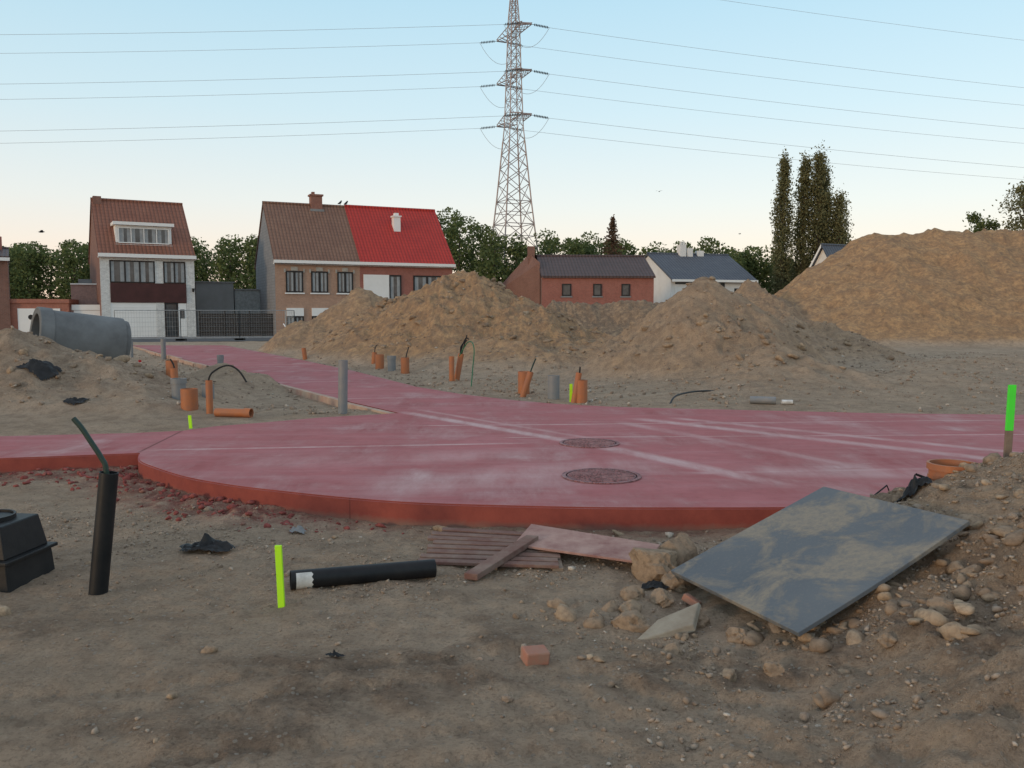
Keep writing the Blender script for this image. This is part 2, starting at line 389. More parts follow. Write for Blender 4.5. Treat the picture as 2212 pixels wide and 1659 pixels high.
F=np.stack([i,i+1,i+nx+1,i+nx],-1).reshape(-1,4)
npmesh('ground',np.stack([X,Y,Z],1),F,[M_ground],{'warm':warm,'dark':dark,'redd':redd,'stone':stone},smooth=True)

def hz(x,y): return float(terrain(np.array([float(x)]),np.array([float(y)]))[0])

# scattered stones
ICO=bmesh.new(); bmesh.ops.create_icosphere(ICO,subdivisions=1,radius=1); IV=np.array([v.co[:] for v in ICO.verts]); IF=np.array([[v.index for v in f.verts] for f in ICO.faces]); ICO.free()
IC2=bmesh.new(); bmesh.ops.create_icosphere(IC2,subdivisions=2,radius=1); IV2=np.array([v.co[:] for v in IC2.verts]); IF2=np.array([[v.index for v in f.verts] for f in IC2.faces]); IC2.free()
def scatter(name,x,y,s,mat,base=(IV,IF),jag=.3,flat=.7,sink=.25,smooth=False):
    n=len(x); B,Fc=base; k=len(B)
    z=terrain(x,y)
    lf=1+jag*1.2*np.sin(B[None,:,0]*2.3+rng.random((n,1))*6.3)*np.sin(B[None,:,1]*2.9+B[None,:,2]*2+rng.random((n,1))*6.3)
    V=B[None]*(lf[...,None]+jag*(rng.random((n,k,1))-.5)*(1.2 if k<20 else .5))
    sc=np.stack([.6+.8*rng.random(n),.6+.8*rng.random(n),flat*(.6+.7*rng.random(n))],1)
    V=V*sc[:,None,:]; an=rng.random(n)*6.283; c,s_=np.cos(an)[:,None],np.sin(an)[:,None]
    tl=(rng.random(n)-.5)[:,None]*1.2
    V=np.stack([V[...,0],V[...,1]*np.cos(tl)-V[...,2]*np.sin(tl),V[...,1]*np.sin(tl)+V[...,2]*np.cos(tl)],-1)
    V=np.stack([V[...,0]*c-V[...,1]*s_,V[...,0]*s_+V[...,1]*c,V[...,2]],-1)*s[:,None,None]
    V=V+np.stack([x,y,z+s*flat*(1-sink)*.6],1)[:,None,:]
    FF=(Fc[None]+ (np.arange(n)*k)[:,None,None]).reshape(-1,3)
    sh=np.repeat(rng.random(n),k)
    return npmesh(name,V.reshape(-1,3),FF,[mat],{'shade':sh},smooth=smooth)
def pts(n,x0,x1,y0,y1,dens):
    x=rng.uniform(x0,x1,n);y=rng.uniform(y0,y1,n); d=dens(x,y); k=rng.random(n)<d; return x[k],y[k]
def d_near(x,y):
    sd=sd_slab(x,y); fm=fr_mound(x,y)
    d=.035+.5*sst(y,4.6,5.4)*sst(7.5-y,0,1)+.8*sst(fm,.02,.2)+.2*sst(x,-.2,.6)*sst(5-y,0,1)
    d*=.12+1.1*sst(fbm(x*2.2,y*2.2,3,101),-.15,.35)
    return np.where(sd<.02,0,np.clip(d,0,1))
x1,y1=pts(70000,-5.2,4.6,2.5,8.2,d_near); s1=.003+.012*rng.random(len(x1))**3.6
xm,ym=pts(1000,-3.6,4.4,2.9,7.2,d_near); sm=.012+.026*rng.random(len(xm))**4
x2,y2=pts(22000,-14,20,12.6,32,lambda x,y: np.where(sd_slab(x,y)<.05,0,.3+.6*sst(fbm(x*.8,y*.8,3,103),-.1,.3))); s2=.01+.035*rng.random(len(x2))**3
scatter('gravel',np.r_[x1,xm,x2],np.r_[y1,ym,y2],np.r_[s1,sm,s2],M_gravel)
xc,yc=pts(9500,-4.4,4.4,2.9,6.6,lambda x,y: np.where(sd_slab(x,y)<.08,0,(.03+.7*sst(fr_mound(x,y),.01,.2)+.35*sst(y,3.4,4.4)*sst(5-y,0,.5)*sst(x,-.4,.6))*sst(fbm(x*2,y*2,3,105),-.2,.3)))
xd,yd=pts(4200,-14,12,12.6,31,lambda x,y: np.where(sd_slab(x,y)<.2,0,sst(piles(x,y)[0],.2,.8)))
scatter('soil_clods',np.r_[xc,xd],np.r_[yc,yd],np.r_[.009+.05*rng.random(len(xc))**5,.02+.10*rng.random(len(xd))**4],M_clod,(IV2,IF2),.3,.65,.6,False)
xr,yr=pts(9000,-6,-.3,6.3,9,lambda x,y:(sd_slab(x,y)>.03)*(sd_slab(x,y)<.75)*sst(-.5-x,0,1.5)*np.exp(-sd_slab(x,y)*4)*.8)
scatter('red_concrete_rubble',xr,yr,.006+.032*rng.random(len(xr))**3.5,M_redcr,(IV2,IF2),.25,.7,.4)

# ------------------------------------------------------------------ slab (road)
bm=bmesh.new(); vs=[bm.verts.new((x,y,.17)) for x,y in SLAB]; f=bm.faces.new(vs); bm.normal_update()
if f.normal.z<0: f.normal_flip()
r=bmesh.ops.extrude_face_region(bm,geom=[f]); 
for g in r['geom']:
    if isinstance(g,bmesh.types.BMVert): g.co.z=.17
for v in vs: v.co.z=-.12
bmesh.ops.recalc_face_normals(bm,faces=bm.faces)
te=[e for e in bm.edges if all(v.co.z>.1 for v in e.verts) and len(e.link_faces)==2]
bmesh.ops.bevel(bm,geom=te,offset=.012,segments=2,affect='EDGES')
me=bpy.data.meshes.new('red_concrete_road'); bm.to_mesh(me); bm.free(); me.materials.append(M_slab)
COL.objects.link(bpy.data.objects.new('red_concrete_road',me))
# form boards on the left edge of the road
mb=MB()
P=ROADL
for a,b in zip(P[:-1],P[1:]):
    a=Vector((*a,0));b=Vector((*b,0));L=(b-a).length;d=(b-a)/L;n=Vector((-d.y,d.x,0)); n=n if n.x<0 else -n
    k=max(1,int(L/2.2))
    for q in range(k):
        p=a+d*(L*q/k+.02);r_=a+d*(L*(q+1)/k-.02);o=random.uniform(.03,.05);top=.185+random.uniform(-.02,.03);w=.10
        p+=n*o;r_+=n*(o+random.uniform(-.01,.02))
        mb.hexa([(p.x,p.y,-.08),(r_.x,r_.y,-.08),(r_.x+n.x*w,r_.y+n.y*w,-.08),(p.x+n.x*w,p.y+n.y*w,-.08)],
                [(p.x,p.y,top),(r_.x,r_.y,top),(r_.x+n.x*w,r_.y+n.y*w,top),(p.x+n.x*w,p.y+n.y*w,top)])
        mb.box((r_.x+n.x*.12-.02,r_.y+n.y*.12-.02,-.1),(r_.x+n.x*.12+.02,r_.y+n.y*.12+.02,top-.03))
mb.build('formwork_board',[M_board],bevel=.006)

# manhole covers
def cover(x,y,R):
    e=empty('manhole_cover',(x,y,.17)); 
    mt=NT('cover_metal'); ck=mt.vor(26,'DISTANCE_TO_EDGE'); c=mt.mix(mt.ramp(ck,.05,.16),(.12,.055,.055),(.30,.125,.125)); c=mt.mix(mt.ramp(mt.noise(7,5),.4,.65,0,.6),c,(.40,.24,.24))
    mm=mt.fin(c,.7,mt.bump(ck,.6,.01))
    md=dirty('cover_gap',(.05,.025,.025),None,8,.9)
    b=MB(); b.hollow((0,0,.002),(0,0,.012),R,R*.1,48); b.build('frame',[mm],e)
    b=MB(); b.tube([(0,0,-.004),(0,0,.004)],R*.9,48); b.build('gap',[md],e)
    b=MB(); b.tube([(0,0,-.002),(0,0,.009)],R*.86,48)
    for i in range(-5,6):
        w=math.sqrt(max(.0,(R*.82)**2-(i*R*.15)**2)); b.box((-w,i*R*.15-.012,.009),(w,i*R*.15+.012,.015))
    b.build('lid',[mm],e)
cover(.81,7.62,.36); cover(.877,9.57,.34)

# ------------------------------------------------------------------ foreground objects
# black duct with cable
e=empty('black_duct_pipe'); b=MB(); z0=hz(-2.45,4.92)-.06
b.hollow((-2.455,4.92,z0),(-2.365,4.94,.715),.053,.005,32); b.build('pipe',[M_black],e,True)
b=MB(); b.tube(catmull([(-2.37,4.93,.4),(-2.375,4.93,.72),(-2.40,4.93,.80),(-2.46,4.93,.90),(-2.51,4.93,.98),(-2.555,4.93,1.035)],4),.0155,10); b.build('cable',[M_cable],e,True)
# lying black pipe with label
e=empty('black_pipe'); b=MB(); p0=Vector((-1.325,4.98,hz(-1.3,5)+.058)); p1=Vector((-.49,5.27,hz(-.5,5.27)+.055))
b.hollow(p0,p1,.057,.005,32); b.build('pipe',[M_black],e,True)
b=MB(); d=(p1-p0).normalized(); vs=[];side=d.cross(Vector((0,0,1))); up=side.cross(d)
for i in range(9):
    an=rad(-70+i*16); o=side*math.cos(an)*.0585+up*math.sin(an)*.0585
    vs+=[p0+d*.03+o,p0+d*(.13 if i%2 else .12)+o]
b.add(vs,[(2*i,2*i+1,2*i+3,2*i+2) for i in range(8)]); b.build('label',[M_label],e,True)
# survey stakes
def stake(x,y,h,w=.035,lean=(0,0),mats=(M_neon,),split=None,z=None):
    z=hz(x,y)-.03 if z is None else z
    e=empty('survey_stake',(x,y,z)); b=MB(); t=.011
    def seg(a,c,nm,m,tip=False):
        bb=MB(); 
        def ring(q): 
            ox,oy=lean[0]*q,lean[1]*q
            return [(-w/2+ox,-t+oy,q),(w/2+ox,-t+oy,q),(w/2+ox,t+oy,q),(-w/2+ox,t+oy,q)]
        bb.hexa(ring(a),ring(c)); bb.build(nm,[m],e,bevel=.002)
    if split: seg(0,h*split,'shaft',mats[1]); seg(h*split,h,'painted_head',mats[0])
    else: seg(0,h,'painted_shaft',mats[0])
stake(-1.30,4.69,.385,.037,(-.03,0)); stake(-4.23,11.14,.2,.04,(-.06,0),z=.1); stake(1.0,14.38,.34,.05)
stake(3.52,6.0,.74,.05,(.02,0),(M_neong,M_wood),.56,z=.40)

# plastic inspection box
e=empty('plastic_inspection_box',(-3.27,5.22,hz(-3.2,5.1)-.02),rad(-6)); e.scale=(.86,.86,.93)
def frus(b,z0,z1,w0,w1,d0,d1,mi=0):
    b.hexa([(-w0,-d0,z0),(w0,-d0,z0),(w0,d0,z0),(-w0,d0,z0)],[(-w1,-d1,z1),(w1,-d1,z1),(w1,d1,z1),(-w1,d1,z1)],mi)
b=MB(); frus(b,0,.19,.335,.315,.26,.25); frus(b,.215,.43,.30,.255,.235,.205)
for sx in (-.2,-.07,.07,.2): b.hexa([(sx-.008,-.272,0),(sx+.008,-.272,0),(sx+.008,-.2,0),(sx-.008,-.2,0)],[(sx-.008,-.258,.19),(sx+.008,-.258,.19),(sx+.008,-.2,.19),(sx-.008,-.2,.19)])
b.build('body',[M_black],e,bevel=.012)
b=MB(); frus(b,.19,.215,.345,.345,.285,.285); b.build('flange',[M_black],e,bevel=.006)
b=MB(); b.tube([(0,0,.43),(0,0,.445)],.16,32); b.hollow((0,0,.43),(0,0,.46),.185,.015,32); b.box((-.05,-.012,.445),(.05,.012,.458)); b.build('lid',[M_black],e,True)

# big panel lying on the mound
L=Vector((.95,4.98,.105));Bc=Vector((1.36,3.93,.125));R_=Vector((2.46,4.50,.525));T=Vector((2.06,5.55,.495))
n=(Bc-L).cross(T-L).normalized(); n=n if n.z>0 else -n
b=MB(); N=8
def quadp(u,v): 
    p=L.lerp(Bc,u).lerp(T.lerp(R_,u),v); return p+n*(-.012*math.sin(v*math.pi)*math.sin(u*2))
top=[[quadp(i/N,j/N)+n*.012 for j in range(N+1)] for i in range(N+1)]; bot=[[quadp(i/N,j/N)-n*.012 for j in range(N+1)] for i in range(N+1)]
vs=[p for r_ in top for p in r_]+[p for r_ in bot for p in r_]; o=(N+1)**2; fs=[]
for i in range(N):
    for j in range(N):
        a=i*(N+1)+j; fs.append((a,a+1,a+N+2,a+N+1)); fs.append((o+a,o+a+N+1,o+a+N+2,o+a+1))
for i in range(N):
    a=i*(N+1);c=a+N+1; fs.append((a,c,o+c,o+a)); a+=N;c+=N; fs.append((a,o+a,o+c,c))
    a=i;c=i+1; fs.append((a,o+a,o+c,c)); a=N*(N+1)+i;c=a+1; fs.append((a,c,o+c,o+a))
b.add(vs,fs); b.build('formwork_panel',[M_plate],bevel=.003)

# wooden pallet, planks, plywood
e=empty('wooden_pallet',(-.02,-.12,-.055)); b=MB()
a0=Vector((-.62,5.62,.05));a1=Vector((-.50,6.28,.11)); c0=Vector((.33,5.50,.06));c1=Vector((.30,6.12,.10))
for q in range(8):
    t=q/7.6; p=a0.lerp(a1,t)+Vector((random.uniform(-.05,.05),0,0)); r_=c0.lerp(c1,t)+Vector((random.uniform(-.05,.05),random.uniform(-.02,.02),0)); w=Vector((0,.058,.006)); h=Vector((0,0,.02))
    b.hexa([p,r_,r_+w,p+w],[p+h,r_+h,r_+w+h,p+w+h])
b.build('slats',[M_redwood],e,bevel=.003)
b=MB()
for t in (.06,.5,.95):
    p=a0.lerp(c0,t)+Vector((0,0,-.035));r_=a1.lerp(c1,t)+Vector((0,0,-.035)); w=Vector((.07,0,0));h=Vector((0,0,.034))
    b.hexa([p,p+w,r_+w,r_],[p+h,p+w+h,r_+w+h,r_+h])
b.build('bearers',[M_wood],e,bevel=.003)
b=MB(); p=Vector((-.30,5.20,-.01));r_=Vector((.10,5.82,.07)); w=Vector((.085,-.03,0)); h=Vector((0,0,.04)); b.hexa([p,p+w,r_+w,r_],[p+h,p+w+h,r_+w+h,r_+h]); b.build('timber_batten',[M_redwood],bevel=.004)
b=MB(); q=[Vector((.01,5.72,.055)),Vector((.86,5.30,.05)),Vector((1.0,5.64,.075)),Vector((.14,6.10,.10))]; h=Vector((0,0,.016)); b.hexa(q,[k+h for k in q]); b.build('plywood_sheet',[M_ply],bevel=.002)

# rocks / lumps
def lump(name,x,y,s,mat,sc=(1,1,.8),seed=0,rough=.28,dz=.35,ang=0):
    bm=bmesh.new(); bmesh.ops.create_icosphere(bm,subdivisions=4,radius=1)
    P=np.array([v.co[:] for v in bm.verts]); a=seed*3.7
    d=.5*fbm(P[:,0]*1.1+a,P[:,1]*1.1+P[:,2]*1.7+a,3,seed)-.45*billow(P[:,0]*2+P[:,2]*1.4+a,P[:,1]*2-P[:,2]*.9+a,4,seed+5)
    rnd=np.random.default_rng(seed)
    for q in range(9):   # broken planar facets
        nn=rnd.normal(size=3); nn/=np.linalg.norm(nn); 
        R1=1+rough*2*d; pr=(P@nn)*R1; lim=rnd.uniform(.55,.85); k=pr>lim; d=np.where(k,((lim+(pr-lim)*.12)/np.maximum(P@nn,.05)-1)/(2*rough),d)
    for v,k in zip(bm.verts,d):
        v.co*=1+rough*2*k; v.co=Vector((v.co.x*sc[0],v.co.y*sc[1],v.co.z*sc[2]))*s*1.15
    me=bpy.data.meshes.new(name); bm.to_mesh(me); bm.free(); me.materials.append(mat)
    for p_ in me.polygons: p_.use_smooth=False
    me.attributes.new('shade','FLOAT','POINT').data.foreach_set('value',np.full(len(P),.1+.35*random.random(),np.float32))
    o=bpy.data.objects.new(name,me); o.location=(x,y,hz(x,y)+s*sc[2]*dz); o.rotation_euler=(0,0,ang); COL.objects.link(o); return o
lump('clay_boulder',.90,5.22,.16,M_clod,(1,.8,.95),1,.4); lump('clay_boulder',1.08,5.38,.16,M_clod,(.85,.85,1.15),2,.4); lump('clay_boulder',1.02,5.06,.11,M_clod,(1,1,.7),3)
for q,(x,y,s) in enumerate([(.62,4.35,.10),(.55,4.62,.07),(.85,4.75,.09),(.78,4.05,.06),(.98,3.75,.05),(.45,4.45,.06),(.70,4.85,.08),(.98,4.45,.09),(1.15,4.2,.08),(1.2,3.75,.06),(.66,4.6,.08),(1.7,3.75,.05),(2.0,3.85,.07),(2.35,4.25,.08),(2.6,4.75,.09),(2.45,3.75,.07),(2.4,3.9,.04),(2.65,4.05,.045),(2.2,3.6,.03),(2.55,4.45,.045),(2.75,4.6,.04),(1.9,3.55,.025),(-.02,3.55,.03),(-.35,3.3,.018),(-.15,3.9,.02)]):
    lump('rock',x,y,s,M_clod if q<16 else M_gravel,(1,.8,.75),10+q,.38,dz=.05,ang=q)
b=MB(); b.box((-.06,-.045,-.03),(.06,.045,.035)); o=b.build('brick_fragment',[M_brickobj],bevel=.008); o.location=(.11,3.94,hz(.11,3.94)+.022); o.rotation_euler=(.12,.06,.35)
b=MB(); b.box((-.03,-.05,-.02),(.03,.05,.02)); o=b.build('brick_fragment',[M_brickobj],bevel=.006); o.location=(1.02,4.72,hz(1.02,4.72)+.03); o.rotation_euler=(.4,.2,1)
mc=dirty('concrete_shard',(.36,.31,.24),(.26,.21,.155),9,.9)
b=MB(); b.hexa([(-.24,-.03,0),(.1,-.10,0),(.27,.06,0),(-.02,.07,0)],[(-.23,-.02,.03),(.1,-.08,.035),(.25,.06,.03),(-.02,.06,.03)]); o=b.build('concrete_shard',[mc],bevel=.006); o.location=(.81,4.30,hz(.81,4.30)+.015); o.rotation_euler=(.2,-.2,.45)

# crumpled black plastic
def crumple(name,x,y,sx,sy,hgt,mat,seed,dz=0):
    n=26; g=np.linspace(-1,1,n); A,B=np.meshgrid(g,g); r=np.sqrt(A*A+B*B)
    wob=1+.35*fbm(A*1.5+seed,B*1.5,2,seed)
    Z=hgt*np.clip(1-r*.8,0,1)*(.3+1.2*billow(A*2.3+seed,B*2.3,3,seed))+.006
    XX=x+A*sx*wob; YY=y+B*sy*wob; ZZ=terrain(XX.ravel(),YY.ravel()).reshape(XX.shape)+Z+dz
    i=np.arange(n-1)[None,:]+np.arange(n-1)[:,None]*n; F=np.stack([i,i+1,i+n+1,i+n],-1).reshape(-1,4)
    C=((r[:-1,:-1]+.25*fbm(A[:-1,:-1]*3+seed,B[:-1,:-1]*3,2,seed+2))<.95).ravel()
    npmesh(name,np.stack([XX.ravel(),YY.ravel(),ZZ.ravel()],1),F[C],[mat],smooth=True)
M_film=dirty('black_film',(.008,.008,.009),(.02,.02,.02),8,.5,.3,.4)
crumple('plastic_sheet',-2.13,5.82,.2,.13,.12,M_film,3); crumple('plastic_sheet',.86,5.0,.09,.06,.05,M_film,5)
crumple('plastic_sheet',-6.6,12.8,.18,.12,.08,M_film,7); crumple('plastic_sheet',-7.6,13.7,.38,.2,.14,M_film,9); crumple('plastic_sheet',-1.62,6.3,.06,.05,.06,M_grey,11)
crumple('plastic_sheet',-.85,3.95,.045,.03,.03,M_film,13); crumple('plastic_sheet',2.75,5.75,.12,.08,.1,M_film,15)
b=MB(); b.tube([(2.6,6.1,.3),(2.72,6.1,.4),(2.78,6.15,.3)],.006,6); b.tube([(2.9,6.0,.35),(2.95,6.0,.47),(2.88,6.0,.5),(2.99,6.0,.46)],.01,6); b.build('bent_wire',[M_black])
# red brown ring pipe near the stake
e=empty('inspection_pipe',(3.14,6.0,hz(3.14,6.0)-.36)); b=MB(); b.hollow((0,0,.1),(0,0,.44),.155,.012,40); b.hollow((0,0,.425),(0,0,.47),.17,.018,40); b.hollow((0,0,.36),(0,0,.38),.162,.012,40); b.build('pipe',[M_orange],e,True)

# ------------------------------------------------------------------ upright drain pipes
def upipe(name,x,y,r,h,mat,lean=(0,0),stick=None,sock=False):
    z=hz(x,y)-.08; e=empty(name,(x,y,z)); b=MB()
    b.hollow((0,0,0),(lean[0],lean[1],h+.08),r,max(.006,r*.08),24)
    if sock: 
        t=Vector((lean[0],lean[1],h+.08)); b.hollow(t*.8,t*1.001,r*1.12,r*.14,24)
    b.build('pipe',[mat],e,True)
    if stick:
        b=MB(); 
        for s in stick[1:]:
            b.tube(catmull([(lean[0]*.5,lean[1]*.5,h*.5)]+[tuple(q) for q in s],4),.014,7)
        b.build('cable',[stick[0]],e,True)
G_=M_grey;O_=M_orange
upipe('grey_drain_pipe',-2.55,12.75,.07,.80,G_,(.02,0)); upipe('grey_drain_pipe',-7.35,21.46,.075,.5,G_,sock=True); upipe('grey_drain_pipe',-11.7,28.6,.08,.68,G_); upipe('grey_drain_pipe',-13.4,30.,.06,.6,G_)
upipe('orange_drain_pipe',-6.0,15.0,.10,.28,O_); upipe('grey_drain_pipe',-5.3,13.5,.11,.32,G_,sock=True); upipe('grey_drain_pipe',-5.05,14.1,.10,.2,G_)
upipe('orange_drain_pipe',-4.87,12.8,.125,.30,O_); 
upipe('orange_drain_pipe',-5.62,14.2,.06,.35,O_,(-.03,0),(M_black,[(-.02,0,.45),(-.08,0,.58)],[(0,0,.4),(.02,0,.42)]))
upipe('orange_drain_pipe',-4.51,12.64,.05,.5,O_,(0,0),(M_black,[(0,0,.6),(.12,0,.74),(.3,.0,.8),(.45,0,.72),(.56,0,.55)]))
e=empty('orange_pipe_offcut'); b=MB(); zz=hz(-4,12.25)+.06; b.hollow((-4.30,12.3,zz),(-3.76,12.2,zz),.062,.006,24); b.hollow((-3.86,12.22,zz),(-3.755,12.2,zz),.071,.008,24); b.build('pipe',[O_],e,True)
upipe('orange_drain_pipe',-6.6,27.2,.07,.36,O_,(-.05,0)); upipe('orange_drain_pipe',-4.0,24.6,.07,.3,O_,(.03,0),(M_black,[(.05,0,.5),(.12,0,.6)]))
upipe('orange_drain_pipe',-3.67,23.6,.12,.40,O_); upipe('grey_drain_pipe',-3.23,22.84,.11,.40,G_,sock=True)
upipe('orange_drain_pipe',-2.74,21.79,.11,.40,O_,(0,0),(M_black,[(.03,0,.5),(.1,0,.75)]))
upipe('orange_drain_pipe',-1.34,18.89,.06,.55,O_,(.0,0)); upipe('orange_drain_pipe',-1.26,19.1,.065,.6,O_,(.12,0),(M_black,[(.14,0,.7),(.2,0,.9),(.25,0,1.1)],[(.12,0,.75),(.22,.0,1.02),(.3,0,1.0)],[(.1,0,.65),(.12,0,.85),(.25,0,.98)]))
b=MB(); b.tube(catmull([(-1.15,18.6,.7),(-.98,18.4,.98),(-.86,18.2,1.02),(-.80,18.0,.85),(-.82,17.8,.5),(-.84,17.5,.12)],5),.012,7); b.build('garden_hose',[M_hose],smooth=True)
upipe('orange_drain_pipe',.22,15.9,.11,.42,O_); upipe('orange_drain_pipe',.17,15.40,.055,.46,O_,(.17,0),(M_cable,[(.18,0,.58),(.26,0,.78)]))
upipe('grey_drain_pipe',.73,14.91,.105,.42,G_,(.0,0),sock=False); upipe('orange_drain_pipe',1.02,14.2,.05,.5,O_,(.1,0)); upipe('orange_drain_pipe',1.16,14.23,.105,.38,O_,(0,0),(M_black,[(-.03,0,.5),(-.02,0,.68)]))
b=MB(); b.tube(catmull([(2.6,13.95,.14),(2.75,14.3,.24),(3.1,14.9,.25),(3.5,15.3,.24),(4.0,15.5,.2)],5),.016,7); b.build('black_hose',[M_black],smooth=True)
e=empty('grey_pipe_offcut'); b=MB(); zz=hz(4.1,13.7)+.06; b.hollow((3.86,13.75,zz),(4.24,13.62,zz),.06,.006,24); b.build('pipe',[G_],e,True)
e=empty('grey_pipe_offcut'); b=MB(); b.hollow((4.33,13.62,zz-.02),(4.5,13.6,zz-.02),.035,.005,24); b.build('pipe',[M_label],e,True)

# ------------------------------------------------------------------ big concrete pipe
e=empty('concrete_sewer_pipe'); b=MB()
p0=Vector((-11.95,21.35,1.06)); p1=Vector((-10.4,22.6,.80)); d=(p1-p0).normalized()
b.hollow(p0,p1,.70,.13,64); b.hollow(p0+d*.0,p0+d*.32,.745,.09,64); b.hollow(p1-d*.02,p1+d*.12,.64,.07,64); b.build('barrel',[M_pipeconc],e,True,bevel=.015)

# small striped warning marker beside the pipe
e=empty('warning_marker',(-9.75,22.3,hz(-9.75,22.3)-.08),rad(20)); e.scale=(.7,.7,.7); mw=dirty('white_sheeting',(.65,.65,.65)); mr=dirty('red_sheeting',(.5,.03,.03)); b=MB()
for q in range(5): b.box((-.05,-.01,.05+q*.09),(.05,.01,.14+q*.09),q%2)
b.build('panel',[mr,mw],e); b=MB(); b.box((-.2,-.1,0),(.2,.1,.07)); b.build('base',[M_black],e,bevel=.01)

# ------------------------------------------------------------------ buildings
B_dark=brickmat('brown_brick',(.20,.095,.070),(.24,.118,.085),(.24,.2,.18)); B_tan=brickmat('tan_brick',(.37,.22,.15),(.43,.26,.18),(.40,.34,.29)); B_red=brickmat('red_brick',(.30,.105,.080),(.35,.13,.098),(.27,.21,.18))
B_white=brickmat('white_brick',(.62,.61,.59),(.72,.71,.68),(.40,.39,.37)); B_pink=brickmat('pink_brick',(.29,.18,.16),(.34,.21,.18),(.3,.25,.22)); B_orange=brickmat('orange_brick',(.35,.13,.09),(.40,.155,.105),(.27,.2,.17))
R_brown=roofmat('brown_roof_tiles',(.23,.09,.056),(.29,.12,.075)); R_old=roofmat('weathered_roof_tiles',(.21,.11,.075),(.27,.15,.10)); R_red=roofmat('red_roof_tiles',(.52,.045,.032),(.43,.035,.028)); R_dk=roofmat('dark_roof_tiles',(.085,.055,.05),(.12,.075,.07)); R_slate=roofmat('slate_roof',(.09,.10,.125),(.125,.135,.155),.3,.25)
M_white=dirty('white_paint',(.80,.79,.77),(.72,.71,.68),1.5,.6,amt=.6); M_render=dirty('white_render',(.76,.75,.73),(.67,.65,.62),.8,.85); M_frame=dirty('dark_window_frame',(.03,.028,.028)); M_brown=dirty('brown_cladding',(.085,.032,.03),(.06,.024,.022),2)
M_greyblock=dirty('grey_cladding',(.25,.26,.265),(.20,.205,.205),.8,.85); M_curt=dirty('net_curtain',(.36,.37,.37),(.24,.25,.26),3)
def glass():
    m=NT('window_glass'); c=m.mix(m.ramp(m.noise(1.2,4),.4,.6),(.03,.036,.042),(.07,.078,.085)); return m.fin(c,.12,None,0,.6)
M_glass=glass()
def shingle():
    m=NT('grey_shingle'); sx=m.n('ShaderNodeSeparateXYZ'); m.L(m.tc.outputs['Object'],sx.inputs[0])
    u=m.math('ADD',sx.outputs[0],sx.outputs[1]); cb=m.n('ShaderNodeCombineXYZ'); m.L(u,cb.inputs[0]); m.L(sx.outputs[2],cb.inputs[1])
    br=m.n('ShaderNodeTexBrick'); br.inputs['Scale'].default_value=1; br.inputs['Brick Width'].default_value=.4; br.inputs['Row Height'].default_value=.2; br.inputs['Mortar Size'].default_value=.01
    br.inputs['Color1'].default_value=(.215,.225,.24,1); br.inputs['Color2'].default_value=(.26,.27,.285,1); br.inputs['Mortar'].default_value=(.14,.14,.15,1); m.L(cb.outputs[0],br.inputs['Vector'])
    c=m.mix(m.ramp(m.noise(.6,6,.7),.35,.7,0,.5),br.outputs['Color'],(.16,.165,.175)); return m.fin(c,.8)
M_shin=shingle()
def walls(e,W,D,eave,ridge,yr,mats,x0=0,back=None,name='walls'):
    """mats: front/back, left gable, right gable"""
    b=MB(); be=back if back is not None else eave
    L=[(x0,0,-.6),(x0,0,eave),(x0,yr,ridge),(x0,D,be),(x0,D,-.6)]; R=[(x0+W,p[1],p[2]) for p in L]
    b.add(L+R,[(0,1,2,3,4)],1); b.add(L+R,[(9,8,7,6,5)],2); b.add(L+R,[(0,5,6,1),(3,8,9,4),(1,6,7,2),(2,7,8,3)],0)
    return b.build(name,mats,e)
def roof(e,W,D,eave,ridge,yr,mat,x0=0,back=None,oh=.3,side=.08,t=.14,name='roof',ridgecap=True):
    b=MB(); be=back if back is not None else eave
    s=(ridge-eave)/yr; s2=(ridge-be)/(D-yr); xa,xb=x0-side,x0+W+side; g=.04
    def slabp(y0,z0,y1,z1):
        b.hexa([(xa,y0,z0),(xb,y0,z0),(xb,y1,z1),(xa,y1,z1)],[(xa,y0,z0+t),(xb,y0,z0+t),(xb,y1,z1+t),(xa,y1,z1+t)])
    slabp(-oh,eave-s*oh+g,yr,ridge+g); slabp(yr+.002,ridge+g,D+oh,be-s2*oh+g)
    if ridgecap: b.tube([(xa,yr,ridge+g+t),(xb,yr,ridge+g+t)],.1,8)
    return b.build(name,[mat],e)
def win(fr,gl,cu,x0,x1,z0,z1,n=2,y=0,curt=.3,f=.06):
    gl.box((x0,y-.02,z0),(x1,y+.05,z1))
    for xa,xb,za,zb in ((x0,x1,z0,z0+f),(x0,x1,z1-f,z1),(x0,x0+f,z0+f,z1-f),(x1-f,x1,z0+f,z1-f)): fr.box((xa,y-.07,za),(xb,y+.04,zb))
    for k in range(1,n):
        xm=x0+(x1-x0)*k/n; fr.box((xm-f*.5,y-.065,z0+f),(xm+f*.5,y+.03,z1-f))
    if cu is not None and curt>0:
        for k in range(n):
            a=x0+(x1-x0)*k/n+f; c=x0+(x1-x0)*(k+1)/n-f; w=(c-a)*curt*random.uniform(.7,1.2)
            cu.box((a,y-.03,z0+f),(a+w,y+.02,z1-f)); w=(c-a)*curt*random.uniform(.7,1.2); cu.box((c-w,y-.03,z0+f),(c,y+.02,z1-f))
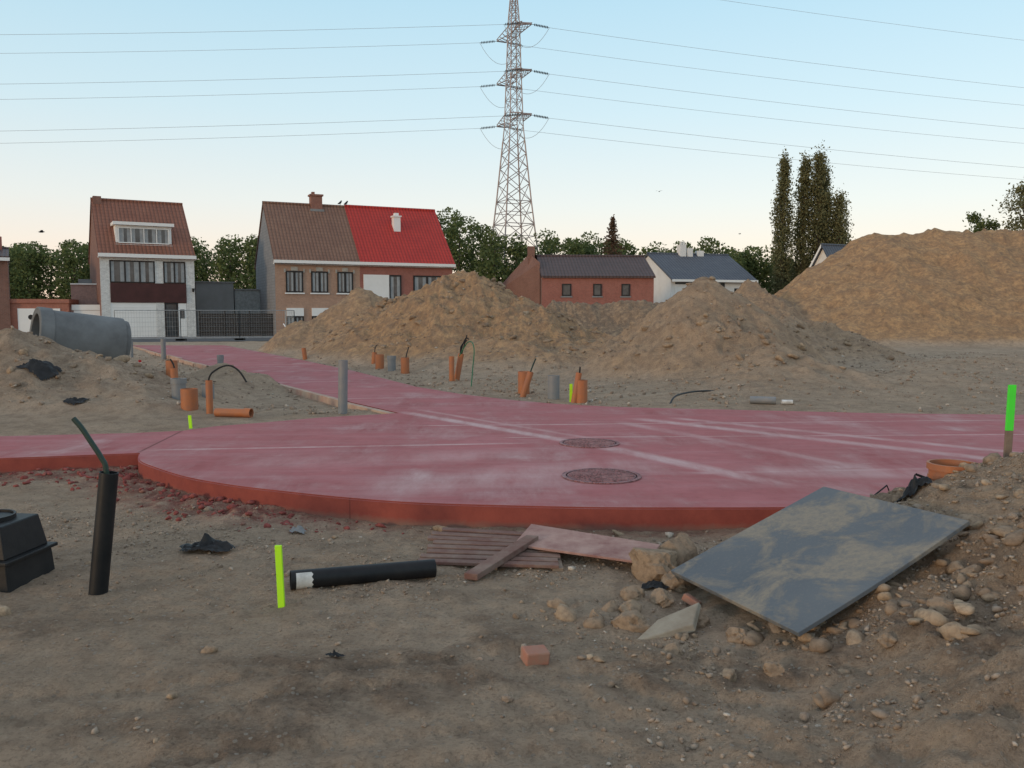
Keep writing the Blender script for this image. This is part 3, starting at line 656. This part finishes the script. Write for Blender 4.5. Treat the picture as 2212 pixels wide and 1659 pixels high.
# --- House A
A=empty('brick_house',(-26.2,54.6,-.05),rad(30)); W=5.7
walls(A,W,8.6,5.4,9.15,4.3,[B_dark,B_dark,B_dark]); roof(A,W,8.6,5.4,9.15,4.3,R_brown)
b=MB(); b.box((0,-.06,-.3),(.55,-.003,5.3)); b.box((5.15,-.06,-.3),(W,-.003,5.3)); b.box((3.25,-.06,-.3),(3.75,-.003,2.4)); b.box((3.25,-.05,3.6),(3.75,-.003,5.1)); b.box((.55,-.05,5.05),(5.15,-.003,5.3)); b.build('white_brick_piers',[B_white],A)
b=MB(); b.box((-.1,-.42,5.22),(W+.1,-.28,5.45)); b.box((-.1,-.28,5.16),(W+.1,-.003,5.24)); b.build('gutter',[M_white],A)
b=MB(); b.box((.55,-.12,2.35),(5.15,-.003,3.58)); b.build('cladding_panel',[M_brown],A)
b=MB(); b.box((.55,-.04,.1),(3.25,.05,2.33)); 
for k in range(1,7): b.box((.57,-.055,.1+k*.32),(3.23,-.04,.115+k*.32))
b.box((4.62,-.05,.1),(5.13,.05,2.3)); b.build('garage_door',[M_white],A)
fr=MB();gl=MB();cu=MB(); win(fr,gl,cu,.57,3.22,3.62,5.02,3,y=-.02,curt=.32); win(fr,gl,cu,3.78,5.12,3.62,5.02,2,y=-.02,curt=.32); win(fr,gl,None,3.78,4.58,.1,2.33,1,f=.09)
gl.box((4.75,-.07,1.3),(5.0,-.05,1.9)); 
D_=empty('dormer'); D_.parent=A
b=MB(); b.box((1.05,.75,6.05),(4.45,3.2,7.35)); b.build('cheeks',[M_white],D_)
b=MB(); b.box((.9,.45,7.36),(4.6,3.3,7.56)); b.box((1.0,.6,5.98),(4.5,.74,6.12)); b.build('flat_roof',[M_white],D_)
wf=MB(); win(wf,gl,cu,1.2,4.3,6.2,7.22,4,y=.74,curt=.36); wf.build('dormer_frame',[M_white],A)
fr.build('window_frames',[M_frame],A); gl.build('window_glass',[M_glass],A); cu.build('curtains',[M_curt],A)
b=MB(); b.box((.05,3.9,8.6),(.55,4.6,9.5)); b.build('chimney',[B_dark],A)
b=MB(); b.box((0,-.08,-.1),(W,-.001,.08)); b.build('plinth',[M_greyblock],A)
b=MB(); b.tube([(5.55,-.06,3.1),(5.55,-.35,3.1)],.02,6); b.tube([(5.55,-.36,3.05),(5.55,-.36,3.3)],[.06,.1],8); b.build('wall_lamp',[M_frame],A)
# --- House B (pair)
Bh=empty('semi_detached_house',(-15.9,57.6,-.05),rad(25)); W1=5.8;W2=6.9
walls(Bh,W1,8.4,5.2,9.3,4.1,[B_tan,M_shin,B_tan]); walls(Bh,W2,8.4,5.2,9.3,4.1,[B_red,B_red,B_red],x0=W1+.002,name='walls_red')
roof(Bh,W1-.08,8.4,5.2,9.3,4.1,R_old,side=.08); roof(Bh,W2,8.4,5.2,9.3,4.1,R_red,x0=W1+.09,side=.08,t=.2,name='roof_red')
b=MB(); b.box((-.12,-.45,5.0),(W1+W2+.12,-.3,5.2)); b.box((-.12,-.3,4.93),(W1+W2+.12,-.004,5.0)); b.build('gutter',[M_white],Bh)
fr=MB();gl=MB();cu=MB();wh=MB();li=MB()
for xa,xb in ((.7,1.85),(2.4,3.55),(4.2,5.3)):
    win(fr,gl,cu,xa,xb,3.05,4.5,2,f=.09,curt=.35); wh.box((xa-.08,-.1,2.95),(xb+.08,-.002,3.04))
    li.box((xa+.35,-.05,4.52),(xb-.35,-.002,4.78)); li.box((xa-.12,-.05,4.4),(xa-.01,-.002,4.65)); li.box((xb+.01,-.05,4.4),(xb+.12,-.002,4.65))
for xa,xb in ((.7,1.85),(2.4,3.55)):
    win(fr,gl,cu,xa,xb,.45,1.45,2,f=.09,curt=.3); wh.box((xa,-.09,1.46),(xb,-.002,2.0)); wh.box((xa-.08,-.1,.36),(xb+.08,-.002,.44))
for k in range(9):
    a0=math.pi*k/9;a1=math.pi*(k+1)/9;cx,cz=4.75,1.55
    def pp(r,a): return (cx+r*math.cos(a),cz+r*math.sin(a))
    q=[pp(.62,a0),pp(.8,a0),pp(.8,a1),pp(.62,a1)]
    wh.hexa([(p[0],-.08,p[1]) for p in q],[(p[0],-.002,p[1]) for p in q])
gl.box((4.14,-.03,0),(5.36,.03,1.55)); gl.tube([(4.75,-.03,1.55),(4.75,.03,1.55)],.61,24)
wh.box((W1+.25,-.06,2.2),(W1+2.1,-.002,4.35)); win(fr,gl,cu,W1+2.1,W1+3.0,2.2,4.35,1,f=.1,curt=.4); win(fr,gl,cu,W1+3.9,W1+6.0,3.0,4.35,2,f=.1,curt=.38); wh.box((W1+3.8,-.1,2.9),(W1+6.1,-.002,2.99))
wh.box((W1+.25,-.06,.1),(W1+2.6,-.002,2.1))
fr.build('window_frames',[M_frame],Bh); gl.build('window_glass',[M_glass],Bh); cu.build('curtains',[M_curt],Bh); wh.build('white_panels',[M_white],Bh); li.build('keystones',[dirty('pale_stone',(.45,.42,.37))],Bh)
b=MB(); b.box((3.3,3.75,8.9),(4.1,4.45,10.1)); b.box((3.22,3.67,10.1),(4.18,4.53,10.22)); b.box((3.4,3.9,10.22),(3.6,4.2,10.4)); b.build('chimney',[brickmat('chimney_brick',(.26,.11,.08),(.3,.14,.1),(.22,.18,.16))],Bh)
b=MB(); b.box((3.2,3.6,8.7),(4.2,4.6,9.15)); b.build('chimney_flashing',[M_greyblock],Bh)
b=MB(); b.box((W1+3.2,2.2,7.3),(W1+3.7,2.75,8.7)); b.box((W1+3.13,2.13,8.7),(W1+3.77,2.82,8.8)); b.box((W1+3.3,2.3,8.8),(W1+3.6,2.65,9.0)); b.build('white_chimney',[M_white],Bh)
# --- House C
C=empty('brick_cottage',(2.1,60,-.1),rad(3)); walls(C,7.9,7.6,4.2,5.75,3.8,[B_red,B_dark,B_red]); roof(C,7.9,7.6,4.2,5.75,3.8,R_dk,oh=.2)
fr=MB();gl=MB();li=MB()
for xa,xb in ((1.4,2.05),(3.6,4.2),(5.6,6.2)): win(fr,gl,None,xa,xb,2.9,3.75,1,f=.08); li.box((xa-.08,-.06,2.8),(xb+.08,-.002,2.89))
fr.build('window_frames',[M_frame],C); gl.build('window_glass',[M_glass],C); li.build('sills',[M_greyblock],C)
b=MB(); b.add([(-.05,1.2,-.5),(-.05,1.2,5.3),(-.6,3.8,6.1),(-3.2,9,3.2),(-3.2,9,-.5),(2.5,9,-.5),(2.5,9,3.2),(2.0,3.8,5.6)],[(0,1,2,3,4),(2,3,6,7),(3,4,5,6)]); b.build('rear_wing',[B_dark],C)
b=MB(); b.box((-.75,3.3,5.2),(-.25,3.9,6.6)); b.build('chimney',[B_dark],C)
# --- House D
Dh=empty('white_bungalow',(13.9,75,-.1),rad(17)); walls(Dh,8.2,9,4.7,7.0,4.5,[M_render,M_render,M_render]); roof(Dh,8.2,9,4.7,7.0,4.5,R_slate,oh=.5,side=.15)
b=MB(); b.box((-.15,-.62,4.42),(8.35,-.5,4.62)); b.box((.4,-.06,2.0),(3.3,-.002,4.2)); b.box((3.9,1.5,5.2),(4.0,1.6,5.3)); b.build('fascia_and_garage_door',[M_white],Dh)
b=MB(); b.box((3.5,-.05,1.9),(5.3,-.002,4.3)); b.box((6.3,-.05,3.0),(6.9,-.002,3.9)); b.box((.4,-.05,4.22),(5.3,-.002,4.4)); b.build('window_glass',[M_glass],Dh)
b=MB(); b.box((3.0,4.0,6.6),(3.6,4.7,8.0)); b.box((3.75,4.0,6.6),(4.3,4.7,7.7)); b.box((4.9,4.1,6.6),(5.5,4.7,7.5)); b.box((3.05,4.1,8.0),(3.2,4.3,8.3)); b.box((3.35,4.1,8.0),(3.5,4.3,8.3)); b.build('chimneys',[M_render],Dh)
# --- House E
Eh=empty('white_house',(28.7,75,-.1),rad(27)); walls(Eh,7,3.9,4.6,7.6,1.95,[M_render]*3); roof(Eh,7,3.9,4.6,7.6,1.95,R_slate,oh=.4,side=.35)
b=MB(); 
b.hexa([(-.40,1.95,7.5),(-.36,1.95,7.5),(-.36,4.2,4.1),(-.40,4.2,4.1)],[(-.40,1.95,7.8),(-.36,1.95,7.8),(-.36,4.2,4.4),(-.40,4.2,4.4)]); b.build('bargeboard',[M_white],Eh)
# --- House F at the left edge
Fh=empty('brick_house',(-37.0,50.6,-.1),rad(30)); walls(Fh,6.3,8,5.1,5.8,4,[B_dark,B_dark,B_dark]); 
b=MB(); b.box((-.1,-.4,4.95),(6.42,-.25,5.15)); b.build('gutter',[M_white],Fh); b=MB(); b.box((5.4,3.2,5),(6.0,3.8,6.7)); b.build('chimney',[B_red],Fh)
roof(Fh,6.3,8,5.1,5.8,4,R_dk,oh=.2)
# garages between
Gr=empty('garage_row',(-31.7,54.0,-.1),rad(14))
b=MB(); b.box((0,0,-.3),(3.4,5,2.35)); b.build('walls',[B_orange],Gr)
b=MB(); b.box((3.4,.4,-.3),(6.8,5,2.1)); b.build('side_walls',[B_pink],Gr)
b=MB(); b.box((3.0,2.4,2.1),(6.6,6,3.6)); b.build('upper_wall',[B_pink],Gr)
b=MB(); b.box((-.05,-.1,2.35),(3.45,5,2.6)); b.build('orange_fascia',[B_orange],Gr)
b=MB(); b.box((.45,-.06,-.1),(2.9,-.002,2.0)); b.box((3.5,.3,1.9),(6.7,.39,2.25)); b.box((3.6,.34,-.1),(6.3,.397,1.88)); b.box((3.0,2.3,3.6),(6.65,2.6,3.68)); b.build('garage_doors',[M_white],Gr)
b=MB(); b.tube([(1.2,-.07,1.45),(1.2,-.061,1.45)],.16,20); b.build('porthole',[M_frame],Gr)
b=MB(); b.box((2.6,6.2,-.3),(7.2,10,4.1)); b.build('rear_block',[M_greyblock],Gr)
e=empty('grey_shed',(-21.6,62,-.2),rad(26)); b=MB(); b.box((-1.2,0,0),(1.4,4,4.0)); b.build('walls',[M_greyblock],e); b=MB(); b.box((1.5,.3,0),(4.4,4,3.5)); b.build('lower_walls',[dirty('light_grey_cladding',(.30,.32,.325))],e); b=MB(); b.box((-1.3,-.1,4.0),(1.5,4.1,4.08)); b.box((1.52,.2,3.5),(4.5,4.1,3.58)); b.build('coping',[M_greyblock],e)
# dark timber fence
e=empty('timber_fence',(-21.0,57.5,-.15),rad(14)); b=MB()
for k in range(11): b.box((.0,-.02+.01*(k%2),.1+k*.15),(4.8,.03+.01*(k%2),.22+k*.15))
for k in range(4): b.box((k*1.6-.05,-.06,0),(k*1.6+.05,-.025,1.9))
b.build('boards',[dirty('dark_timber',(.035,.03,.028))],e)
# asphalt street and footway before the houses
mas=dirty('street_asphalt',(.09,.09,.095),(.11,.11,.11),2,.9)
def strip(name,P,w,z,mat,t=.0):
    b=MB()
    for a,c in zip(P[:-1],P[1:]):
        a=Vector((*a,0));c=Vector((*c,0));n=Vector((-(c-a).y,(c-a).x,0)).normalized()*w
        b.hexa([(a.x,a.y,z-.2),(c.x,c.y,z-.2),(c.x+n.x,c.y+n.y,z-.2),(a.x+n.x,a.y+n.y,z-.2)],[(a.x,a.y,z),(c.x,c.y,z),(c.x+n.x,c.y+n.y,z),(a.x+n.x,a.y+n.y,z)])
    return b.build(name,[mat])
strip('street',[(-46,38.6),(-8,52.6),(14,58)],5.2,.0,mas); strip('footway',[(-48,43.4),(-8.5,57.9)],1.6,.09,dirty('concrete_paving',(.30,.29,.28)))

# site mesh fence
e=empty('site_mesh_fence'); M_galv=dirty('galvanised_steel',(.36,.38,.39),None,4,.5,.5,.1,.3)
b=MB(); P=[(-22.6,48.6),(-19.4,50.0),(-16.3,51.1),(-13.4,52.6),(-13.2,49.8)]; feet=MB()
for (xa,ya),(xb,yb) in zip(P[:-1],P[1:]):
    a=Vector((xa,ya,.02));c=Vector((xb,yb,.02)); L=(c-a).length; H=1.75; up=Vector((0,0,1))
    for z in (.12,H): b.tube([a+up*z,c+up*z],.021,5)
    for q in (a,c): b.tube([q+up*0,q+up*H],.024,5); feet.box((q.x-.3,q.y-.12,-.1),(q.x+.3,q.y+.12,.13))
    k=int(L/.14)
    for i in range(1,k): p=a.lerp(c,i/k); b.tube([p+up*.12,p+up*H],.0045,3,caps=False)
    for z in np.arange(.3,H,.26): b.tube([a+up*float(z),c+up*float(z)],.0045,3,caps=False)
b.build('panels',[M_galv],e); feet.build('feet',[M_pipeconc],e,bevel=.03)
# white leaning pole
b=MB(); b.tube([(-13.0,48.6,1.0),(-12.0,47.2,.05)],.03,6); b.build('marker_pole',[M_white])

# ------------------------------------------------------------------ pylon
def pylon():
    e=empty('electricity_pylon',(0.2,100,0),math.atan2(1.35,3)); M_st=dirty('pylon_steel',(.38,.32,.31),(.28,.235,.23),.5,.6,.4,.0,.2); M_ins=dirty('insulator',(.03,.03,.035),None,5,.4)
    b=MB()
    prof=[(-1,5.3),(9,4.1),(14.4,3.05),(22.8,1.65),(29.3,1.25),(34.4,1.0),(40.5,.16)]
    def hw(z):
        for (a,wa),(c,wc) in zip(prof[:-1],prof[1:]):
            if z<=c: return (wa+(wc-wa)*(z-a)/(c-a))/2
        return .08
    zs=[-1,3.2,6.3,9,11.8,14.4,16.4,18.2,19.8,21.3,22.8]; z=22.8
    while z<40.4:
        z+=max(.75,hw(z)*2*.95); zs.append(min(z,40.5))
    cs=[(-1,-1),(1,-1),(1,1),(-1,1)]
    def P(z,c): w=hw(z); return Vector((c[0]*w,c[1]*w,z))
    for za,zb in zip(zs[:-1],zs[1:]):
        for c in cs: b.tube([P(za,c),P(zb,c)],.09 if za<20 else .065,4,caps=False)
        for c,d in zip(cs,cs[1:]+cs[:1]):
            r=.045 if za<20 else .034
            b.tube([P(za,c),P(zb,d)],r,4,caps=False); b.tube([P(za,d),P(zb,c)],r,4,caps=False)
            if za<14 or za>22: b.tube([P(zb,c),P(zb,d)],r,4,caps=False)
            if za<12 :
                zm=(za+zb)/2; b.tube([P(zm,c),(P(zm,c)+P(zm,d))/2+Vector((0,0,(zb-za)*.0))],r*.8,4,caps=False); b.tube([P(zm,d),(P(zm,c)+P(zm,d))/2],r*.8,4,caps=False)
    # cross arms along local y
    tips=[]
    for zl in (23.4,28.2,33.2):
        for sgn in (-1,1):
            z1=zl;z2=zl+.9; tip=Vector((0,sgn*3.5,zl+.15)); tips.append((tip,sgn))
            w=hw(z1); A=[Vector((-w,sgn*w,z1)),Vector((w,sgn*w,z1)),Vector((-w,sgn*w,z2)),Vector((w,sgn*w,z2))]
            ends=[tip+Vector((-.6,0,0)),tip+Vector((.6,0,0)),tip+Vector((-.6,0,.15)),tip+Vector((.6,0,.15))]
            for a,q in zip(A,ends): b.tube([a,q],.06,4,caps=False)
            b.tube([ends[0],ends[1]],.08,4)
            for k in range(4):
                t0,t1=k/4,(k+1)/4; 
                for i,j in ((0,1),(2,3),(0,2),(1,3)):
                    b.tube([A[i].lerp(ends[i],t0),A[j].lerp(ends[j],t1)],.035,4,caps=False)
    b.build('lattice',[M_st],e)
    # strings, jumpers, wires in world coordinates
    ins=MB(); wr=MB(); ang=math.atan2(1.35,3); R=Matrix.Rotation(ang,4,'Z')
    def wire(p,q,sag,n=40,r=.016):
        wr.tube([p.lerp(q,i/n)-Vector((0,0,4*sag*(i/n)*(1-i/n))) for i in range(n+1)],r,4,caps=False)
    dl=Vector((-57,-5.5,0)).normalized(); dr=Vector((69,14,0)).normalized()
    for tip,sg in tips:
        w=R@tip+Vector((.2,100,0)); ends=[]
        for dd,off in ((dl,-.6),(dr,.6)):
            s0=w+(R@Vector((off,0,0))); s1=s0+dd*2.0-Vector((0,0,.25))
            ins.tube([s0,s1],.03,5)
            for k in range(9):
                p=s0.lerp(s1,.15+k*.09); q=p+(s1-s0).normalized()*.07; ins.tube([p,q],.14,8)
            ends.append(s1); wire(s1,s1+dd*260+Vector((0,0,-.5)),4.0 if dd is dl else 4.5)
        wr.tube([ends[0].lerp(ends[1],t)-Vector((0,0,2.3*4*t*(1-t))) for t in [i/14 for i in range(15)]],.021,4,caps=False)
    top=Vector((.2,100,40.5)); wire(top,top+dl*260,5); wire(top,top+dr*260,5)
    o=ins.build('insulator_strings',[M_ins],e,True); o2=wr.build('power_lines',[dirty('conductor',(.38,.39,.40))],e)
    for q in (o,o2): q.matrix_parent_inverse=Matrix.LocRotScale(e.location,e.rotation_euler,(1,1,1)).inverted()
pylon()

# ------------------------------------------------------------------ vegetation
def fol(name,a,b_,c):
    m=NT(name); s=m.attr('shade'); col=m.mix(s,a,b_); col=m.mix(m.ramp(m.noise(.25,3),.4,.65,0,.6),col,c)
    bs=m.b; m.fin(col,.7,None,0,.15)
    tr=m.n('ShaderNodeBsdfTranslucent'); m.L(col,tr.inputs[0]); mx=m.n('ShaderNodeMixShader'); mx.inputs[0].default_value=.35
    out=[n for n in m.t.nodes if n.type=='OUTPUT_MATERIAL'][0]; m.L(bs.outputs[0],mx.inputs[1]); m.L(tr.outputs[0],mx.inputs[2]); m.L(mx.outputs[0],out.inputs[0]); return m.mat
M_leaf=fol('woodland_foliage',(.07,.105,.04),(.19,.22,.08),(.125,.155,.062))
M_pop=fol('poplar_foliage',(.12,.125,.06),(.24,.22,.11),(.17,.17,.08))
M_dead=fol('dry_needles',(.10,.06,.04),(.17,.10,.06),(.12,.09,.055))
M_bark=dirty('bark',(.12,.095,.075),None,5,.9)
def leafcards(C,S,mat,name,parent=None,asp=.7):
    n=len(C); a=rng.normal(size=(n,3)); a/=np.linalg.norm(a,axis=1)[:,None]; r=rng.normal(size=(n,3)); b=np.cross(a,r); b/=np.linalg.norm(b,axis=1)[:,None]
    c=np.cross(a,b); S=S[:,None]
    V=np.stack([C-b*S,C+c*S*asp*.8,C+b*S,C-c*S*asp],1)
    F=np.arange(n*4).reshape(n,4); sh=np.repeat(np.clip(rng.random(n),0,1),4)
    return npmesh(name,V.reshape(-1,3),F,[mat],{'shade':sh},parent=parent)
prof=np.array([(-160,9),(-75,9.5),(-57,9.9),(-55,9.9),(-52,9.6),(-50,10),(-47.7,9.5),(-40,9.5),(-36,9.9),(-34,10.5),(-32,11.1),(-30,10.3),(-24,9.6),(-15,10.5),(-7.7,13.6),(-6.1,13.4),(-4.5,12.2),(-3.5,11.6),(-1.4,10.8),(.7,10.5),(2.3,10.2),(4.4,10.9),(6,11.2),(7.6,10.8),(9.7,10.2),(12.3,9.8),(14.4,9),(17.6,9.2),(22.3,9.8),(24,9.4),(26,8.7),(28,8.6),(31,7.6),(45,8),(75,9),(160,9)])
tl=empty('distant_trees'); Cs=[];Ss=[];tb=MB()
xx=-100.
while xx<100:
    for row in range(2):
        x=xx+random.uniform(-1,1); y=92+row*7+random.uniform(-2,2); H=np.interp(x*97/y,prof[:,0],prof[:,1])*(y/97)*random.uniform(.93,1.06)
        tb.tube([(x,y,0),(x+.2,y,H*.4),(x+.4,y+.2,H*.8)],[.22,.14,.05],5)
        nl=13
        for k in range(nl):
            f=k/(nl-1); zc=H*(.08+.80*f)+random.uniform(-.4,.4); rr=(1.95-.8*max(0,f-.45)*1.5)*random.uniform(.7,1.15); an=random.uniform(0,6.28); off=random.uniform(.2,1.7)*(1.15-f*.65)
            c=np.array([x+math.cos(an)*off,y+math.sin(an)*off,min(zc,H-rr*.55)]); m=210
            d=rng.normal(size=(m,3)); d/=np.linalg.norm(d,axis=1)[:,None]; q=c+d*(rr*(.5+.6*rng.random(m)**.8))[:,None]*np.array([1,1,.75]); Cs.append(q); Ss.append(.10+.13*rng.random(m))
    xx+=2.4
leafcards(np.concatenate(Cs),np.concatenate(Ss),M_leaf,'crowns',tl); tb.build('trunks',[M_bark],tl)
def poplar(x,y,H,R,mat=M_pop,z0=1.2):
    e=empty('poplar_tree',(x,y,0)); b=MB(); b.tube([(0,0,-.3),(.05,0,H*.5),(0,0,H*.95)],[.3,.16,.03],7)
    Cs=[];Ss=[]
    n=int(H*13)
    for k in range(n):
        f=(k+random.random())/n; z=z0+(H-z0)*f; r=R*min(1,(f+.08)*3.2)*min(1,((1-f)*2.6)**.6); an=random.uniform(0,6.28)
        r2=r*random.uniform(.2,.9); px,py=math.cos(an)*r2,math.sin(an)*r2
        if k%3==0: b.tube([(0,0,z-1.3),(px*.6,py*.6,z-.5),(px,py,z+.3)],[.05,.03,.012],4)
        m=60; hh=random.uniform(.45,1.0); q=np.stack([px+rng.normal(size=m)*.24*R,py+rng.normal(size=m)*.24*R,z+rng.normal(size=m)*hh*.6],1); Cs.append(q); Ss.append(.06+.09*rng.random(m))
    b.build('trunk',[M_bark],e); leafcards(np.concatenate(Cs),np.concatenate(Ss),mat,'crown',e)
poplar(26.7,85,16.5,.95);poplar(28.9,85.5,16.4,1.1);poplar(30.2,85,16.9,1.25);poplar(31.0,86,15.4,1.1);poplar(32.0,84.5,12.8,1.3);poplar(32.8,85.5,9.5,.9)
def conifer(x,y,H,R):
    e=empty('spruce_tree',(x,y,0)); b=MB(); b.tube([(0,0,0),(0,0,H)],[.15,.02],6); Cs=[];Ss=[]
    for k in range(80):
        f=.35+.65*k/80; z=H*f; r=R*(1-f)*1.9*random.uniform(.6,1.15)+.05; an=k*2.4; dx,dy=math.cos(an),math.sin(an); b.tube([(0,0,z),(dx*r,dy*r,z-.1)],[.03,.01],4)
        m=40; t=rng.random(m); Cs.append(np.stack([dx*r*t+rng.normal(size=m)*.09,dy*r*t+rng.normal(size=m)*.09,z-.1*t+rng.normal(size=m)*.1],1)); Ss.append(.06+.07*rng.random(m))
    b.build('trunk',[M_bark],e); leafcards(np.concatenate(Cs),np.concatenate(Ss),M_dead,'needles',e)
conifer(9.35,80,10.5,1.9)
def tree(x,y,H,R,zb,n=22,mat=M_leaf,dens=110,ls=.12):
    e=empty('broadleaf_tree',(x,y,0)); b=MB(); b.tube([(0,0,-.3),(.1,0,H*.4),(.15,.1,H*.85)],[.3,.2,.04],7); Cs=[];Ss=[]
    for k in range(n):
        f=random.random(); z=zb+(H-zb)*f*.9; an=random.uniform(0,6.28); r=R*random.uniform(.2,.85)*(1-.5*f); px,py=math.cos(an)*r,math.sin(an)*r
        b.tube([(.1,0,max(1,z-2)),(px*.5,py*.5,z-.7),(px,py,z)],[.09,.05,.02],4); rr=R*random.uniform(.22,.36)
        d=rng.normal(size=(dens,3)); Cs.append(np.array([px,py,z])+d*rr*.55*np.array([1,1,.7])); Ss.append(ls*(.6+rng.random(dens)))
    b.build('trunk',[M_bark],e); leafcards(np.concatenate(Cs),np.concatenate(Ss),mat,'crown',e)
tree(49.2,90,12.2,2.2,6,34,dens=160); tree(52.6,88,15.2,3.4,7,60,M_pop,120,.12); tree(57,90,13,3,6,30)

# ------------------------------------------------------------------ birds
M_bird=dirty('dark_feathers',(.02,.02,.022))
def bird_fly(x,y,z,s,a):
    e=empty('flying_bird',(x,y,z),a); b=MB(); b.tube([(-.22*s,0,0),(-.1*s,0,.0),(.08*s,0,.01),(.2*s,0,.02),(.26*s,0,.01)],[.02*s,.06*s,.07*s,.035*s,.008*s],8); b.add([(-.22*s,0,0),(-.36*s,.06*s,0),(-.36*s,-.06*s,0)],[(0,1,2)]); b.build('body',[M_bird],e,True)
    b=MB()
    for q in (-1,1): b.add([(.1*s,q*.04*s,.02*s),(-.08*s,q*.04*s,.02*s),(-.06*s,q*.28*s,.14*s),(.12*s,q*.26*s,.14*s),(-.08*s,q*.55*s,.06*s)],[(0,1,2,3),(3,2,4)])
    b.build('wings',[M_bird],e)
bird_fly(-27.3,50,6.3,.7,.6); bird_fly(10.2,60,10.0,.5,1.2); bird_fly(18.5,70,8.0,.4,.3)
def bird_sit(x,y,z):
    e=empty('perched_bird',(x,y,z),rad(60)); b=MB(); b.tube([(-.28,0,.06),(-.12,0,.12),(.0,0,.18),(.08,0,.26),(.12,0,.32),(.22,0,.32)],[.02,.06,.085,.06,.05,.01],8); b.tube([(0,.03,.12),(0,.03,0)],.01,4); b.tube([(0,-.03,.12),(0,-.03,0)],.01,4); b.build('body',[M_bird],e,True)
def ridgept(lx): 
    v=Matrix.Rotation(rad(25),4,'Z')@Vector((lx,4.1,0)); return (-15.9+v.x,57.6+v.y,-.05+9.3+.27)
bird_sit(*ridgept(5.5)); bird_sit(*ridgept(5.95))

# ------------------------------------------------------------------ light, sky, camera
sun_el=rad(7); az=math.atan2(-.75,-.66)   # azimuth measured from +Y toward +X
w=bpy.data.worlds.new('World'); scene.world=w; w.use_nodes=True; nt=w.node_tree; bg=nt.nodes['Background']
sky=nt.nodes.new('ShaderNodeTexSky'); sky.sky_type='NISHITA'; sky.sun_disc=False; sky.sun_elevation=sun_el; sky.sun_rotation=az
sky.altitude=0; sky.air_density=1.0; sky.dust_density=.5; sky.ozone_density=1.5
nt.links.new(sky.outputs[0],bg.inputs[0]); bg.inputs[1].default_value=.38
# painted sky colour ramp by elevation, mixed over the Nishita sky
tc=nt.nodes.new('ShaderNodeTexCoord'); sp=nt.nodes.new('ShaderNodeSeparateXYZ'); nt.links.new(tc.outputs['Generated'],sp.inputs[0])
cr=nt.nodes.new('ShaderNodeValToRGB'); nt.links.new(sp.outputs[2],cr.inputs[0]); E=cr.color_ramp.elements
E[0].position=0; E[0].color=(1.0,.71,.56,1); E[1].position=1; E[1].color=(.58,.60,.66,1)
for p_,c_ in ((.06,(.95,.79,.69)),(.12,(.83,.83,.80)),(.22,(.64,.80,.86)),(.36,(.46,.72,.86)),(.6,(.50,.62,.74))):
    q=E.new(p_); q.color=(*c_,1)
bg2=nt.nodes.new('ShaderNodeBackground'); nt.links.new(cr.outputs[0],bg2.inputs[0]); bg2.inputs[1].default_value=1.04
mx=nt.nodes.new('ShaderNodeMixShader'); mx.inputs[0].default_value=.88; nt.links.new(bg.outputs[0],mx.inputs[1]); nt.links.new(bg2.outputs[0],mx.inputs[2])
nt.links.new(mx.outputs[0],[n for n in nt.nodes if n.type=='OUTPUT_WORLD'][0].inputs[0])
sl=bpy.data.lights.new('sun','SUN'); sl.energy=.9; sl.angle=rad(6); sl.color=(1,.68,.40)
so=bpy.data.objects.new('sun',sl); COL.objects.link(so)
sd_=Vector((math.sin(az)*math.cos(sun_el),math.cos(az)*math.cos(sun_el),math.sin(sun_el)))
so.rotation_euler=sd_.to_track_quat('Z','Y').to_euler()
cam=bpy.data.cameras.new('camera'); cam.sensor_width=36; cam.lens=36*1841/2212; cam.clip_end=8000; cam.clip_start=.05
co=bpy.data.objects.new('camera',cam); COL.objects.link(co); co.location=(0,0,1.65); co.rotation_euler=(rad(90-4.8),0,0); scene.camera=co
scene.view_settings.view_transform='Standard'; scene.view_settings.look='None'; scene.view_settings.exposure=0
